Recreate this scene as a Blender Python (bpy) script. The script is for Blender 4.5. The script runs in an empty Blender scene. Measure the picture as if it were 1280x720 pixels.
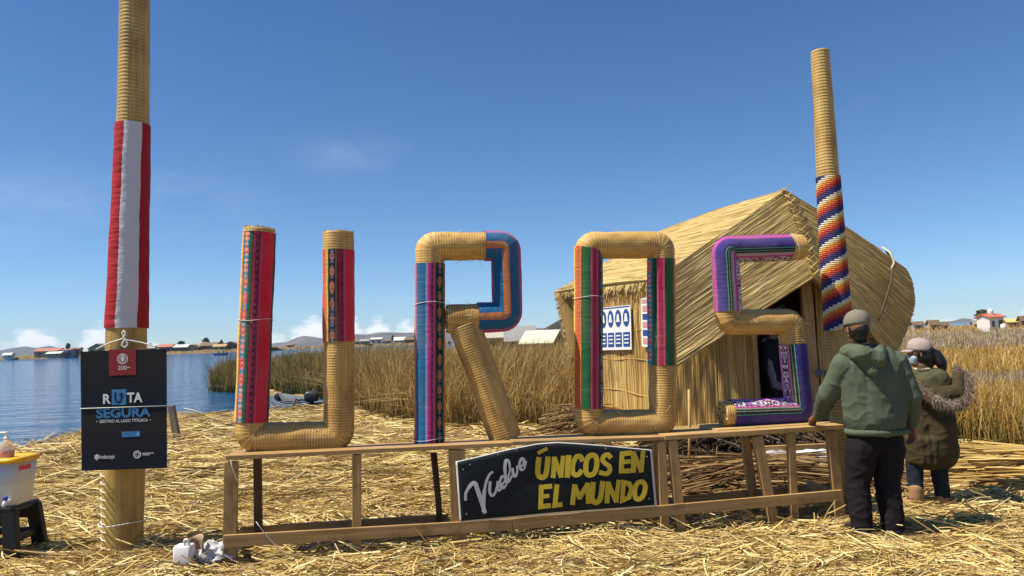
import bpy, bmesh, math, random
import numpy as np
from mathutils import Vector, Matrix, noise as mnoise
random.seed(7); rng = np.random.default_rng(7)
S = bpy.context.scene; COL = S.collection
# ------------------------------------------------------------------ camera
F_PX, CAM = 924.0, Vector((0, 0, 1.6))
PITCH, ROLL = math.radians(3.87), math.radians(2.0)
fwd = Vector((0, math.cos(PITCH), math.sin(PITCH)))
r0 = Vector((1, 0, 0)); u0 = r0.cross(fwd)
right = r0 * math.cos(ROLL) - u0 * math.sin(ROLL)
up = r0 * math.sin(ROLL) + u0 * math.cos(ROLL)
cd = bpy.data.cameras.new('camera'); cam = bpy.data.objects.new('camera', cd); COL.objects.link(cam)
cd.sensor_width = 36; cd.lens = 36 * F_PX / 1280; cd.clip_start = 0.05; cd.clip_end = 9000
M = Matrix((right, up, -fwd)).transposed().to_4x4(); M.translation = CAM; cam.matrix_world = M
S.camera = cam
# ------------------------------------------------------------------ sky, sun, exposure
SUN_DIR = Vector((-0.50, -0.115, 0.86)).normalized()
SUN_EL = math.asin(SUN_DIR.z); SUN_ROT = math.atan2(SUN_DIR.x, SUN_DIR.y)
S.view_settings.view_transform = 'Standard'; S.view_settings.look = 'None'
S.view_settings.gamma = 1; S.view_settings.use_curve_mapping = False
S.view_settings.exposure = 0.58
sd = bpy.data.lights.new('sun', 'SUN'); sd.energy = 4.9; sd.angle = math.radians(0.5); sd.color = (1, 0.93, 0.78)
so = bpy.data.objects.new('sun', sd); COL.objects.link(so)
so.rotation_euler = SUN_DIR.to_track_quat('Z', 'Y').to_euler(); so.location = (-30, -10, 40)

class NT:
    """small helper that wires shader nodes"""
    def __init__(s, tree): s.t = tree; s.n = tree.nodes; s.l = tree.links
    def node(s, typ, **kw):
        n = s.n.new(typ)
        for k, v in kw.items(): setattr(n, k, v)
        return n
    def put(s, sock, v):
        if isinstance(v, bpy.types.NodeSocket): s.l.new(v, sock)
        elif v is not None:
            if isinstance(v, (tuple, list)) and len(v) == 3 and sock.type == 'RGBA': v = (*v, 1)
            sock.default_value = v
    def m(s, op, a, b=None, c=None, clamp=False):
        n = s.node('ShaderNodeMath', operation=op); n.use_clamp = clamp
        s.put(n.inputs[0], a)
        if b is not None: s.put(n.inputs[1], b)
        if c is not None: s.put(n.inputs[2], c)
        return n.outputs[0]
    def mix(s, f, a, b, mode='MIX'):
        n = s.node('ShaderNodeMix', data_type='RGBA', blend_type=mode)
        s.put(n.inputs[0], f); s.put(n.inputs[6], a); s.put(n.inputs[7], b)
        return n.outputs[2]
    def ramp(s, f, stops, interp='LINEAR'):
        n = s.node('ShaderNodeValToRGB'); cr = n.color_ramp; cr.interpolation = interp
        cr.elements[0].position = stops[0][0]; cr.elements[0].color = (*stops[0][1], 1)
        cr.elements[1].position = stops[-1][0]; cr.elements[1].color = (*stops[-1][1], 1)
        for p, c in stops[1:-1]:
            e = cr.elements.new(p); e.color = (*c, 1)
        s.put(n.inputs[0], f); return n.outputs[0]
    def noise(s, vec, scale, detail=3, rough=.55):
        n = s.node('ShaderNodeTexNoise'); n.inputs['Scale'].default_value = scale
        n.inputs['Detail'].default_value = detail; n.inputs['Roughness'].default_value = rough
        if vec is not None: s.l.new(vec, n.inputs['Vector'])
        return n.outputs[0]
    def comb(s, x, y, z=0.0):
        n = s.node('ShaderNodeCombineXYZ')
        for i, v in enumerate((x, y, z)): s.put(n.inputs[i], v)
        return n.outputs[0]
    def sep(s, v):
        n = s.node('ShaderNodeSeparateXYZ'); s.l.new(v, n.inputs[0]); return n.outputs
    def mapv(s, v, scale):
        n = s.node('ShaderNodeVectorMath', operation='MULTIPLY'); s.l.new(v, n.inputs[0]); n.inputs[1].default_value = scale
        return n.outputs[0]
    def coord(s, which): return s.node('ShaderNodeTexCoord').outputs[which]
    def island(s): return s.node('ShaderNodeNewGeometry').outputs['Random Per Island']
    def bump(s, h, strength=.5, dist=.01, nrm=None):
        n = s.node('ShaderNodeBump'); n.inputs['Strength'].default_value = strength; n.inputs['Distance'].default_value = dist
        s.l.new(h, n.inputs['Height'])
        if nrm is not None: s.l.new(nrm, n.inputs['Normal'])
        return n.outputs[0]

W = bpy.data.worlds.new('World'); S.world = W; W.use_nodes = True
T = NT(W.node_tree); T.n.clear()
sky = T.node('ShaderNodeTexSky', sky_type='NISHITA'); sky.sun_disc = False
sky.sun_elevation = SUN_EL; sky.sun_rotation = SUN_ROT; sky.altitude = 3200; sky.air_density = 1.0; sky.dust_density = 0.6; sky.ozone_density = 1.6
d_ = T.coord('Generated'); X_, Y_, Z_ = T.sep(d_)
az = T.m('MULTIPLY', T.m('ARCTAN2', X_, Y_), 57.2958); el = T.m('MULTIPLY', T.m('ARCSINE', Z_), 57.2958)
hsum = None
for c_, w_, h_ in ((-33.0, 2.0, 2.0), (-29.3, 1.3, 2.3), (-26.3, 1.4, 1.1), (-37, 3, 1.6), (-15.3, 1.7, 2.5), (-13.0, 1.5, 3.1), (-10.4, 1.3, 2.2), (-8.4, 1.2, 1.9), (-17.6, 1.4, 1.2), (9, 3, .9), (33, 6, .7)):
    q = T.m('DIVIDE', T.m('SUBTRACT', az, c_), w_)
    g = T.m('MULTIPLY', T.m('EXPONENT', T.m('MULTIPLY', T.m('MULTIPLY', q, q), -1.0)), h_)
    hsum = g if hsum is None else T.m('MAXIMUM', hsum, g)
cn = T.noise(T.comb(T.m('MULTIPLY', az, .8), T.m('MULTIPLY', el, 1.6), 3.1), 1.0, 6, .6)
cum = T.m('ADD', T.m('SUBTRACT', hsum, el), T.m('MULTIPLY', T.m('SUBTRACT', cn, .55), 3.2))
cum = T.m('MULTIPLY', T.m('DIVIDE', cum, .9, clamp=True), T.m('MULTIPLY', T.m('GREATER_THAN', el, -.2), T.m('ADD', T.m('MULTIPLY', T.m('DIVIDE', el, 1.2, clamp=True), .6), .5)))
wn = T.noise(T.comb(T.m('MULTIPLY', az, .10), T.m('MULTIPLY', el, .22), 9.7), 1.0, 6, .62)
wsum = None
for c_, e_, w_, h_ in ((-33, 9.5, 5, 2.2), (-11.5, 14, 3.5, 1.5), (25.5, 16.5, 1.3, 1.1), (-24.0, 10.5, 4, 2.4)):
    q = T.m('DIVIDE', T.m('SUBTRACT', az, c_), w_); q2 = T.m('DIVIDE', T.m('SUBTRACT', el, e_), h_)
    g = T.m('EXPONENT', T.m('MULTIPLY', T.m('ADD', T.m('MULTIPLY', q, q), T.m('MULTIPLY', q2, q2)), -1.0))
    wsum = g if wsum is None else T.m('MAXIMUM', wsum, g)
wisp = T.m('MULTIPLY', T.m('MULTIPLY', T.m('SUBTRACT', wn, .42, clamp=True), .5), wsum, clamp=True)
cloud = T.m('MAXIMUM', cum, wisp)
tint = T.ramp(T.m('DIVIDE', el, 24.0, clamp=True), [(0, (.66, .80, .90)), (.3, (.60, .81, .96)), (1, (.47, .77, 1.02))])
skyc = T.mix(1.0, sky.outputs[0], tint, 'MULTIPLY')
fin = T.mix(cloud, skyc, (8.6, 8.8, 9.1))
bg = T.node('ShaderNodeBackground'); bg.inputs[1].default_value = 0.094
T.l.new(fin, bg.inputs[0]); wo = T.node('ShaderNodeOutputWorld'); T.l.new(bg.outputs[0], wo.inputs[0])

# ------------------------------------------------------------------ picture -> place
def ray(px, py): return right * ((px - 640) / F_PX) + up * ((360 - py) / F_PX) + fwd
def at(px, py, d):
    r = ray(px, py); return CAM + r * (d / r.y)
def on_ground(px, py, z=0.0):
    r = ray(px, py); return CAM + r * ((z - CAM.z) / r.z)
P0 = Vector((-2.1, 5.5, 0)); DS = Vector((4.85, .75, 0)).normalized(); NS = Vector((-DS.y, DS.x, 0))
def sp(px, py, off=0.0):                        # a point in the upright plane along the stand, off metres behind its front
    r = ray(px, py); return CAM + r * (((P0 - CAM).dot(NS) + off) / r.dot(NS))

# ------------------------------------------------------------------ materials
MATS = {}
def mat(name, build):
    if name in MATS: return MATS[name]
    m = bpy.data.materials.new(name); m.use_nodes = True
    t = NT(m.node_tree); t.n.clear()
    b = t.node('ShaderNodeBsdfPrincipled'); o = t.node('ShaderNodeOutputMaterial'); t.l.new(b.outputs[0], o.inputs[0])
    t.b = b; t.o = o
    b.inputs['Roughness'].default_value = .7; b.inputs['Specular IOR Level'].default_value = .3
    build(t); MATS[name] = m; return m
def setc(t, c, rough=None, nrm=None):
    t.put(t.b.inputs['Base Color'], c)
    if rough is not None: t.put(t.b.inputs['Roughness'], rough)
    if nrm is not None: t.l.new(nrm, t.b.inputs['Normal'])
def plain(name, c, rough=.6, var=.15, scale=8, bump=.0, metal=0):
    def f(t):
        n = t.noise(t.coord('Object'), scale, 4)
        col = t.mix(t.m('MULTIPLY', n, 1.0), tuple(x * (1 - var) for x in c), tuple(min(1, x * (1 + var)) for x in c))
        nr = t.bump(t.noise(t.coord('Object'), scale * 6, 3), bump, .004) if bump else None
        setc(t, col, rough, nr); t.b.inputs['Metallic'].default_value = metal
    return mat(name, f)
def straw_mat(name, stops, rough=.55, transl=0.0):
    def f(t):
        c = t.ramp(t.island(), stops)
        n = t.noise(t.coord('Object'), 2.2, 3)
        c = t.mix(t.m('MULTIPLY', t.m('SUBTRACT', n, .42, clamp=True), 1.6), c, (0.20, 0.115, 0.045), 'MIX')
        setc(t, c, rough)
    return mat(name, f)
STRAW = straw_mat('straw', [(0, (.10, .055, .016)), (.15, (.30, .18, .055)), (.4, (.58, .40, .125)), (.75, (.78, .60, .225)), (1, (.88, .77, .42))])
GOLD_REED = straw_mat('golden_cut_reed', [(0, (.22, .12, .03)), (.4, (.46, .29, .08)), (1, (.66, .48, .17))])
DARK_REED = straw_mat('weathered_reed', [(0, (.06, .035, .015)), (.4, (.20, .115, .045)), (.8, (.34, .21, .085)), (1, (.48, .34, .15))])
def thatchf(name, lo, hi):
    def f(t):
        c = t.ramp(t.island(), [(0, tuple(x * .62 for x in lo)), (.15, lo), (.8, hi), (1, tuple(min(1, x * 1.25) for x in hi))])
        w_ = t.noise(t.mapv(t.coord('Object'), (1.1, .5, 1.3)), 1.0, 4, .6)
        c = t.mix(t.m('MULTIPLY', t.m('SUBTRACT', w_, .5, clamp=True), 1.9), c, (.20, .135, .065))
        setc(t, c, .5)
    return mat(name, f)
THATCH = thatchf('thatch_reed', (.45, .31, .115), (.64, .475, .195)); SUNREED = thatchf('sunlit_roof_reed', (.55, .40, .15), (.70, .53, .23))  # second colour: same reed, painted paler for sun on the left slope
WALLREED = thatchf('wall_reed', (.48, .30, .095), (.66, .47, .18))
def bundle(name, tint=(1, 1, 1), per=.021, vmax=None):
    def f(t):
        u, v, _ = t.sep(t.coord('UV'))
        st = t.noise(t.comb(t.m('MULTIPLY', u, 40), t.m('MULTIPLY', v, 1.1), 0), 1.0, 4, .7)
        big = t.noise(t.comb(t.m('MULTIPLY', u, 5), t.m('MULTIPLY', v, 3.0), 4), 1.0, 4)
        tt = lambda c: tuple(a * b for a, b in zip(c, tint))
        c = t.ramp(st, [(.25, tt((.24, .125, .030))), (.45, tt((.44, .26, .072))), (.62, tt((.55, .355, .115))), (.8, tt((.66, .47, .185)))])
        c = t.mix(t.m('MULTIPLY', t.m('SUBTRACT', big, .44, clamp=True), 3.0), c, tt((.23, .115, .030)))
        irr = t.noise(t.comb(t.m('MULTIPLY', u, 4), t.m('MULTIPLY', v, 55), 9), 1.0, 2)
        ph = t.m('FRACT', t.m('DIVIDE', t.m('ADD', v, t.m('MULTIPLY', t.m('SUBTRACT', big, .5), .012)), per))
        cord = t.m('LESS_THAN', t.m('ABSOLUTE', t.m('SUBTRACT', ph, .5)), .12)
        if vmax is not None: cord = t.m('MULTIPLY', cord, t.m('LESS_THAN', v, vmax))
        patch = t.noise(t.comb(t.m('MULTIPLY', u, 2.5), t.m('MULTIPLY', v, 4.0), 21), 1.0, 2)
        c = t.mix(t.m('MULTIPLY', cord, t.m('MULTIPLY', irr, t.m('MULTIPLY', t.m('SUBTRACT', patch, .22, clamp=True), 2.9), clamp=True)), c, tt((.70, .52, .25)))
        h = t.m('ADD', t.m('MULTIPLY', st, .5), t.m('MULTIPLY', cord, .7))
        setc(t, c, .55, t.bump(h, .6, .004))
    return mat(name, f)
BUNDLE = bundle('bound_reed_bundle', (1.12, 1.08, 1.02))
POLEB = bundle('bound_reed_pole', (1.06, 1.08, 1.05), .036)
def woodf(name, lo, hi):
    def f(t):
        u, v, _ = t.sep(t.coord('UV'))
        o = t.coord('Object')
        g = t.noise(t.comb(t.m('MULTIPLY', u, 30), t.m('MULTIPLY', v, 1.6), t.m('MULTIPLY', t.island(), 40)), 1.0, 4, .6)
        k = t.noise(o, 9, 3)
        c = t.ramp(g, [(.3, lo), (.7, hi)])
        c = t.mix(t.m('MULTIPLY', t.m('SUBTRACT', k, .55, clamp=True), 2.5), c, tuple(x * .45 for x in lo))
        c = t.mix(1.0, c, t.ramp(t.island(), [(0, (.72, .70, .66)), (1, (1.1, 1.06, 1.0))]), 'MULTIPLY')
        setc(t, c, .6, t.bump(g, .35, .003))
    return mat(name, f)
WOOD = woodf('pine_batten', (.34, .20, .078), (.57, .37, .165))
WOODL = woodf('fresh_pine_plank', (.42, .26, .10), (.66, .46, .21))
WOODD = woodf('dark_stick', (.07, .035, .018), (.16, .085, .04))
def cloth_stripes(name, stripes, rough=.8, vper=.05):
    """stripes: (start, kind, colours) across the width; kinds: plain, dots, motif, zig, blocks"""
    def f(t):
        u, v, _ = t.sep(t.coord('UV'))
        wob = t.m('MULTIPLY', t.m('SUBTRACT', t.noise(t.comb(0.0, t.m('MULTIPLY', v, 5), 0.0), 1.0, 2), .5), .035)
        uu = t.m('ADD', u, wob)
        base = [(max(0, s), cs[0]) for s, k, cs in stripes]
        c = t.ramp(uu, base + [(1.0, stripes[-1][2][0])], 'CONSTANT')
        for i, (s0, k, cs) in enumerate(stripes):
            s1 = stripes[i + 1][0] if i + 1 < len(stripes) else 1.0
            if k == 'plain': continue
            lo = t.m('GREATER_THAN', uu, s0); hi = t.m('LESS_THAN', uu, s1); inside = t.m('MULTIPLY', lo, hi)
            a = t.m('ABSOLUTE', t.m('DIVIDE', t.m('SUBTRACT', uu, (s0 + s1) / 2), (s1 - s0) / 2))
            hsh = t.m('FRACT', t.m('MULTIPLY', t.m('SINE', t.m('MULTIPLY', t.m('FLOOR', t.m('DIVIDE', v, .125)), 12.9 + s0 * 7)), 437.58))
            def fr(p, o=0.0): return t.m('ABSOLUTE', t.m('MULTIPLY', t.m('SUBTRACT', t.m('FRACT', t.m('ADD', t.m('DIVIDE', v, p), o)), .5), 2))
            if k == 'dots':
                t1 = t.m('MULTIPLY', t.m('GREATER_THAN', fr(.055), .45), t.m('LESS_THAN', a, .55)); c = t.mix(t.m('MULTIPLY', inside, t1), c, cs[1])
            if k == 'motif':
                n = t.noise(t.comb(t.m('MULTIPLY', a, 1.5), t.m('MULTIPLY', v, 38), s0 * 9), 1.0, 2)
                dm = t.m('LESS_THAN', t.m('ADD', t.m('MULTIPLY', fr(.125), .9), t.m('MULTIPLY', a, .6)), t.m('ADD', t.m('ADD', .22, t.m('MULTIPLY', hsh, .40)), t.m('MULTIPLY', n, .55)))
                c = t.mix(t.m('MULTIPLY', inside, dm), c, cs[1])
                dn = t.m('LESS_THAN', t.m('ADD', t.m('MULTIPLY', fr(.0417, .2), .8), t.m('ADD', t.m('MULTIPLY', a, 1.0), t.m('MULTIPLY', hsh, .45))), .78)
                c = t.mix(t.m('MULTIPLY', t.m('MULTIPLY', inside, dn), .9), c, cs[2])
                if len(cs) > 3:
                    de = t.m('GREATER_THAN', a, .78); c = t.mix(t.m('MULTIPLY', inside, de), c, cs[3])
            if k == 'zig':
                z = t.m('LESS_THAN', t.m('ABSOLUTE', t.m('SUBTRACT', a, fr(.026))), .34); c = t.mix(t.m('MULTIPLY', inside, z), c, cs[1])
            if k == 'flor':
                n = t.noise(t.comb(t.m('MULTIPLY', a, 2.2), t.m('MULTIPLY', v, 45), s0 * 5), 1.0, 3)
                fl = t.m('GREATER_THAN', n, .5); c = t.mix(t.m('MULTIPLY', inside, fl), c, cs[1])
                n2 = t.noise(t.comb(t.m('MULTIPLY', a, 2.0), t.m('MULTIPLY', v, 18), 7.7), 1.0, 2)
                c = t.mix(t.m('MULTIPLY', inside, t.m('GREATER_THAN', n2, .62)), c, cs[2])
        o = t.coord('Object')
        weave = t.m('SINE', t.m('MULTIPLY', v, 900)); wr = t.noise(t.comb(t.m('MULTIPLY', u, 2.2), t.m('MULTIPLY', v, 16), 2.0), 1.0, 4)
        fade = t.noise(o, 3.0, 3)
        c = t.mix(t.m('MULTIPLY', t.m('SUBTRACT', fade, .42, clamp=True), .5), c, (.34, .27, .22))
        puck = t.noise(t.comb(t.m('MULTIPLY', u, 1.2), t.m('MULTIPLY', v, 34), 6.0), 1.0, 3)
        nr = t.bump(t.m('ADD', t.m('MULTIPLY', weave, .05), t.m('ADD', wr, t.m('MULTIPLY', puck, .7))), .6, .016)
        setc(t, c, rough, nr); t.b.inputs['Specular IOR Level'].default_value = .15
        t.b.inputs['Sheen Weight'].default_value = .15
    return mat(name, f)

# ------------------------------------------------------------------ mesh helpers
ORG = {}
def tag(o, label=None, cat=None, group=None, kind=None):
    if label: o['label'] = label
    if cat: o['category'] = cat
    if group: o['group'] = group
    if kind: o['kind'] = kind
    return o
def thing(name, loc, label, cat, group=None):
    o = bpy.data.objects.new(name, None); COL.objects.link(o); o.location = loc; o.empty_display_size = .1
    ORG[o] = Vector(loc); return tag(o, label, cat, group)
def finish(o, parent):
    COL.objects.link(o)
    if parent is not None:
        o.parent = parent; ORG[o] = ORG[parent]
    else: ORG[o] = o.location.copy()
    return o
def link_mesh(name, me, m, parent=None, smooth=True, origin=None):
    off = ORG[parent] if parent is not None else (Vector(origin) if origin is not None else Vector((0, 0, 0)))
    if off.length: me.transform(Matrix.Translation(-off))
    if isinstance(m, (list, tuple)):
        for q in m: me.materials.append(q)
    elif m: me.materials.append(m)
    if smooth is not None and len(me.polygons): me.polygons.foreach_set('use_smooth', [bool(smooth)] * len(me.polygons))
    o = bpy.data.objects.new(name, me)
    if parent is None: o.location = off
    return finish(o, parent)
def np_mesh(name, V, Q, UV=None):
    me = bpy.data.meshes.new(name); V = np.asarray(V, dtype=np.float32); Q = np.asarray(Q, dtype=np.int32); k = Q.shape[1]
    me.vertices.add(len(V)); me.vertices.foreach_set('co', V.ravel())
    me.loops.add(Q.size); me.loops.foreach_set('vertex_index', Q.ravel())
    me.polygons.add(len(Q)); me.polygons.foreach_set('loop_start', np.arange(len(Q), dtype=np.int32) * k)
    try: me.polygons.foreach_set('loop_total', np.full(len(Q), k, dtype=np.int32))
    except Exception: pass
    if UV is not None:
        ul = me.uv_layers.new(name='UVMap'); ul.data.foreach_set('uv', np.asarray(UV, dtype=np.float32).ravel())
    me.update(calc_edges=True); me.validate(); return me
def reeds_mesh(name, P, R, sides=3, uvlen=True, taper=None):
    """P (n,k,3) polylines, R (n,) radii -> thin closed prisms, uv = (around, 0..1 along)"""
    P = np.asarray(P, dtype=np.float64); n, k, _ = P.shape
    Tn = np.gradient(P, axis=1); Tn /= np.linalg.norm(Tn, axis=2, keepdims=True) + 1e-9
    ref = np.tile(np.array([.31, .22, .92]), (n, k, 1)); bad = np.abs((Tn * ref).sum(2)) > .9
    ref[bad] = np.array([.95, .1, .2])
    A = np.cross(Tn, ref); A /= np.linalg.norm(A, axis=2, keepdims=True); B = np.cross(Tn, A)
    tp = np.ones(k) if taper is None else np.asarray(taper)
    ph = rng.uniform(0, 6.28, n)[:, None, None]
    ang = ph + np.arange(sides)[None, None, :] * (2 * math.pi / sides)
    rr = (np.asarray(R)[:, None] * tp[None, :])[:, :, None, None]
    V = P[:, :, None, :] + rr * (np.cos(ang)[..., None] * A[:, :, None, :] + np.sin(ang)[..., None] * B[:, :, None, :])
    idx = np.arange(n * k * sides).reshape(n, k, sides)
    a = idx[:, :-1, :]; b = np.roll(idx, -1, axis=2)[:, :-1, :]; c = np.roll(idx, -1, axis=2)[:, 1:, :]; d = idx[:, 1:, :]
    Q = np.stack([a, b, c, d], axis=-1).reshape(-1, 4)
    vv = np.broadcast_to(np.linspace(0, 1, k)[None, :, None], (n, k, sides)).reshape(-1)
    uu = np.broadcast_to(np.arange(sides)[None, None, :] / sides, (n, k, sides)).reshape(-1)
    UV = np.stack([uu[Q], vv[Q]], axis=-1).reshape(-1, 2)
    return np_mesh(name, V.reshape(-1, 3), Q, UV)
class MB:
    def __init__(s): s.v = []; s.f = []; s.uv = []; s.mi = []; s.cur = 0
    def face(s, idx, uvs): s.f.append(idx); s.uv.append(uvs); s.mi.append(s.cur)
    def bar(s, p0, p1, w, d, side=None):
        """a batten from p0 to p1, w wide along side, d deep"""
        p0, p1 = Vector(p0), Vector(p1); t = (p1 - p0); L = t.length; t.normalize()
        a = Vector(side) if side is not None else DS.copy()
        a = (a - t * a.dot(t)).normalized(); b = t.cross(a); base = len(s.v)
        for p in (p0, p1):
            for x, y in ((-1, -1), (1, -1), (1, 1), (-1, 1)): s.v.append(p + a * (x * w / 2) + b * (y * d / 2))
        o = random.random() * 5
        for i in range(4):
            j = (i + 1) % 4; ww = (w if i % 2 == 0 else d)
            s.face((base + i, base + j, base + 4 + j, base + 4 + i), ((o, o), (o + ww, o), (o + ww, o + L), (o, o + L)))
        s.face((base + 3, base + 2, base + 1, base), ((0, 0), (w, 0), (w, d), (0, d))); s.face((base + 4, base + 5, base + 6, base + 7), ((0, 0), (w, 0), (w, d), (0, d)))
        return s
    def box(s, c, sx, sy, sz, rot=0.0):
        c = Vector(c); ax = Vector((math.cos(rot), math.sin(rot), 0))
        return s.bar(c - Vector((0, 0, sz / 2)), c + Vector((0, 0, sz / 2)), sx, sy, ax)
    def poly(s, pts, thick=None, nrm=None):
        """flat polygon, given thickness along -nrm"""
        pts = [Vector(p) for p in pts]; base = len(s.v); n = len(pts); s.v += pts
        s.face(tuple(range(base, base + n)), tuple((p.x + p.y * .3, p.z) for p in pts))
        if thick:
            nn = Vector(nrm).normalized(); s.v += [p - nn * thick for p in pts]
            s.face(tuple(reversed(range(base + n, base + 2 * n))), tuple((p.x, p.z) for p in reversed(pts)))
            for i in range(n):
                j = (i + 1) % n
                s.face((base + j, base + i, base + n + i, base + n + j), ((0, 0), (1, 0), (1, .1), (0, .1)))
        return s
    def tube(s, pts, r, n=10, cap=True, vscale=1.0):
        pts = [Vector(p) for p in pts]; base = len(s.v); k = len(pts); L = 0; ls = []
        rr = r if isinstance(r, (list, tuple)) else [r] * k
        pa = None
        for i, p in enumerate(pts):
            t = (pts[min(i + 1, k - 1)] - pts[max(i - 1, 0)]).normalized()
            if pa is None:
                ref = Vector((0, 0, 1)) if abs(t.z) < .9 else Vector((0, -1, 0)); pa = t.cross(ref).normalized()
            a = (pa - t * pa.dot(t)).normalized(); pa = a; b = t.cross(a)
            if i: L += (p - pts[i - 1]).length
            ls.append(L)
            for j in range(n):
                g = 2 * math.pi * j / n; s.v.append(p + a * (rr[i] * math.cos(g)) + b * (rr[i] * math.sin(g)))
        for i in range(k - 1):
            for j in range(n):
                j2 = (j + 1) % n
                s.face((base + i * n + j, base + i * n + j2, base + (i + 1) * n + j2, base + (i + 1) * n + j),
                       ((j / n, ls[i]), ((j + 1) / n, ls[i]), ((j + 1) / n, ls[i + 1]), (j / n, ls[i + 1])))
        if cap:
            s.face(tuple(reversed(range(base, base + n))), tuple((.5, 0) for _ in range(n)))
            s.face(tuple(range(base + (k - 1) * n, base + k * n)), tuple((.5, L) for _ in range(n)))
        return s
    def lathe(s, c, prof, n=20, axis=(0, 0, 1)):
        c = Vector(c); base = len(s.v); k = len(prof)
        for r, z in prof:
            for j in range(n):
                g = 2 * math.pi * j / n; s.v.append(c + Vector((r * math.cos(g), r * math.sin(g), z)))
        for i in range(k - 1):
            for j in range(n):
                j2 = (j + 1) % n; s.face((base + i * n + j, base + i * n + j2, base + (i + 1) * n + j2, base + (i + 1) * n + j), ((0, 0), (1, 0), (1, 1), (0, 1)))
        s.face(tuple(reversed(range(base, base + n))), tuple((0, 0) for _ in range(n)))
        s.face(tuple(range(base + (k - 1) * n, base + k * n)), tuple((0, 0) for _ in range(n)))
        return s
    def build(s, name, m, parent=None, smooth=False, bevel=0, origin=None):
        me = bpy.data.meshes.new(name); me.from_pydata([tuple(v) for v in s.v], [], s.f)
        ul = me.uv_layers.new(name='UVMap'); i = 0
        flat = [c for uvs in s.uv for uv in uvs for c in uv]; ul.data.foreach_set('uv', flat)
        if isinstance(m, (list, tuple)): me.polygons.foreach_set('material_index', s.mi)
        if origin is None and parent is None:
            c = sum((Vector(v) for v in s.v), Vector()) / len(s.v); origin = (c.x, c.y, min(v[2] for v in s.v))
        o = link_mesh(name, me, m, parent, smooth, origin)
        if bevel:
            b = o.modifiers.new('bevel', 'BEVEL'); b.width = bevel; b.segments = 2; b.limit_method = 'ANGLE'
        return o
def fillet(pts, rad, closed=False):
    pts = [Vector(p) for p in pts]; out = []; n = len(pts)
    for i, p in enumerate(pts):
        if not closed and i in (0, n - 1): out.append(p); continue
        a = (pts[i - 1] - p); b = (pts[(i + 1) % n] - p); la, lb = a.length, b.length; a.normalize(); b.normalize()
        ang = a.angle(b); tl = min(rad / math.tan(ang / 2), la * .49, lb * .49); r = tl * math.tan(ang / 2)
        bis = (a + b).normalized(); c = p + bis * (r / math.sin(ang / 2)); s0 = p + a * tl - c; s1 = p + b * tl - c
        tot = s0.angle(s1); m = 12
        for k in range(m + 1):
            f = k / m; q = (s0 * math.sin((1 - f) * tot) + s1 * math.sin(f * tot)) / math.sin(tot); out.append(c + q)
    if closed: out.append(out[0].copy())
    return out
def resample(pts, step):
    P = np.array([tuple(p) for p in pts]); s = np.concatenate([[0], np.cumsum(np.linalg.norm(np.diff(P, axis=0), axis=1))])
    n = max(2, int(s[-1] / step)); q = np.linspace(0, s[-1], n + 1)
    return np.stack([np.interp(q, s, P[:, i]) for i in range(3)], 1), q
def arclen_at(P, q, pt):
    return q[np.argmin(np.linalg.norm(P - np.array(tuple(pt)), axis=1))]
def sweep(name, P, q, rad, front, m, parent, n=36, closed=False, per=0, ridge=.003, wob=0.0, flip=False, cap=True, lateral=False, rfun=None, squash=1.0, uvfront=None, rings=None):
    """tube along a planar path; uv.x = around (or lateral 0..1 across the front), uv.y = metres along"""
    P = np.asarray(P); k = len(P); Tn = np.gradient(P, axis=0)
    if closed: Tn[0] = Tn[-1] = P[1] - P[-2]
    # smooth the tangents a little
    Tn /= np.linalg.norm(Tn, axis=1, keepdims=True)
    Fv = np.array(tuple(front)); L = np.cross(Tn, Fv); L /= np.linalg.norm(L, axis=1, keepdims=True)
    th = np.linspace(-math.pi, math.pi, n + 1)
    r = np.full(k, rad) if rfun is None else rfun(q)
    if per:
        ph = np.mod(q / per, 1.0); r = r + ridge * np.exp(-((ph - .5) / .16) ** 2) * (1 if rings is None else (q < rings))
    R = np.repeat(r[:, None], n + 1, 1)
    if wob:
        so_ = rng.uniform(0, 9, 6)
        R = R * (1 + wob * (np.sin(3 * th[None, :] + 7 * q[:, None] + so_[0]) * .4 + np.sin(2 * th[None, :] - 11 * q[:, None] + so_[1]) * .4 + np.sin(5 * th[None, :] + 29 * q[:, None] + so_[2]) * .3))
        R[:, -1] = R[:, 0]
    V = P[:, None, :] + R[..., None] * (np.cos(th)[None, :, None] * Fv[None, None, :] * squash + np.sin(th)[None, :, None] * L[:, None, :])
    idx = np.arange(k * (n + 1)).reshape(k, n + 1)
    Q = np.stack([idx[:-1, :-1], idx[:-1, 1:], idx[1:, 1:], idx[1:, :-1]], -1).reshape(-1, 4)
    uu = (np.sin(th) + 1) / 2 if lateral else th / (2 * math.pi) + .5
    if flip: uu = 1 - uu
    UU = np.broadcast_to(uu[None, :], (k, n + 1))
    if lateral and uvfront is not None:
        uf = np.array(tuple(uvfront)); t0 = np.arctan2(L @ uf, uf @ Fv); UU = (np.sin(th[None, :] - t0[:, None]) + 1) / 2
        if flip: UU = 1 - UU
    U = np.stack([UU, np.broadcast_to(q[:, None], (k, n + 1))], -1).reshape(-1, 2)
    me = np_mesh(name, V.reshape(-1, 3), Q, U[Q].reshape(-1, 2))
    bm = bmesh.new(); bm.from_mesh(me)
    if closed: bmesh.ops.remove_doubles(bm, verts=bm.verts, dist=1e-5)
    else:
        bmesh.ops.remove_doubles(bm, verts=bm.verts, dist=1e-5)
        if cap:
            es = [e for e in bm.edges if e.is_boundary]; bmesh.ops.holes_fill(bm, edges=es, sides=0)
    bmesh.ops.recalc_face_normals(bm, faces=bm.faces); bm.to_mesh(me); bm.free()
    return link_mesh(name, me, m, parent, True)
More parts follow.
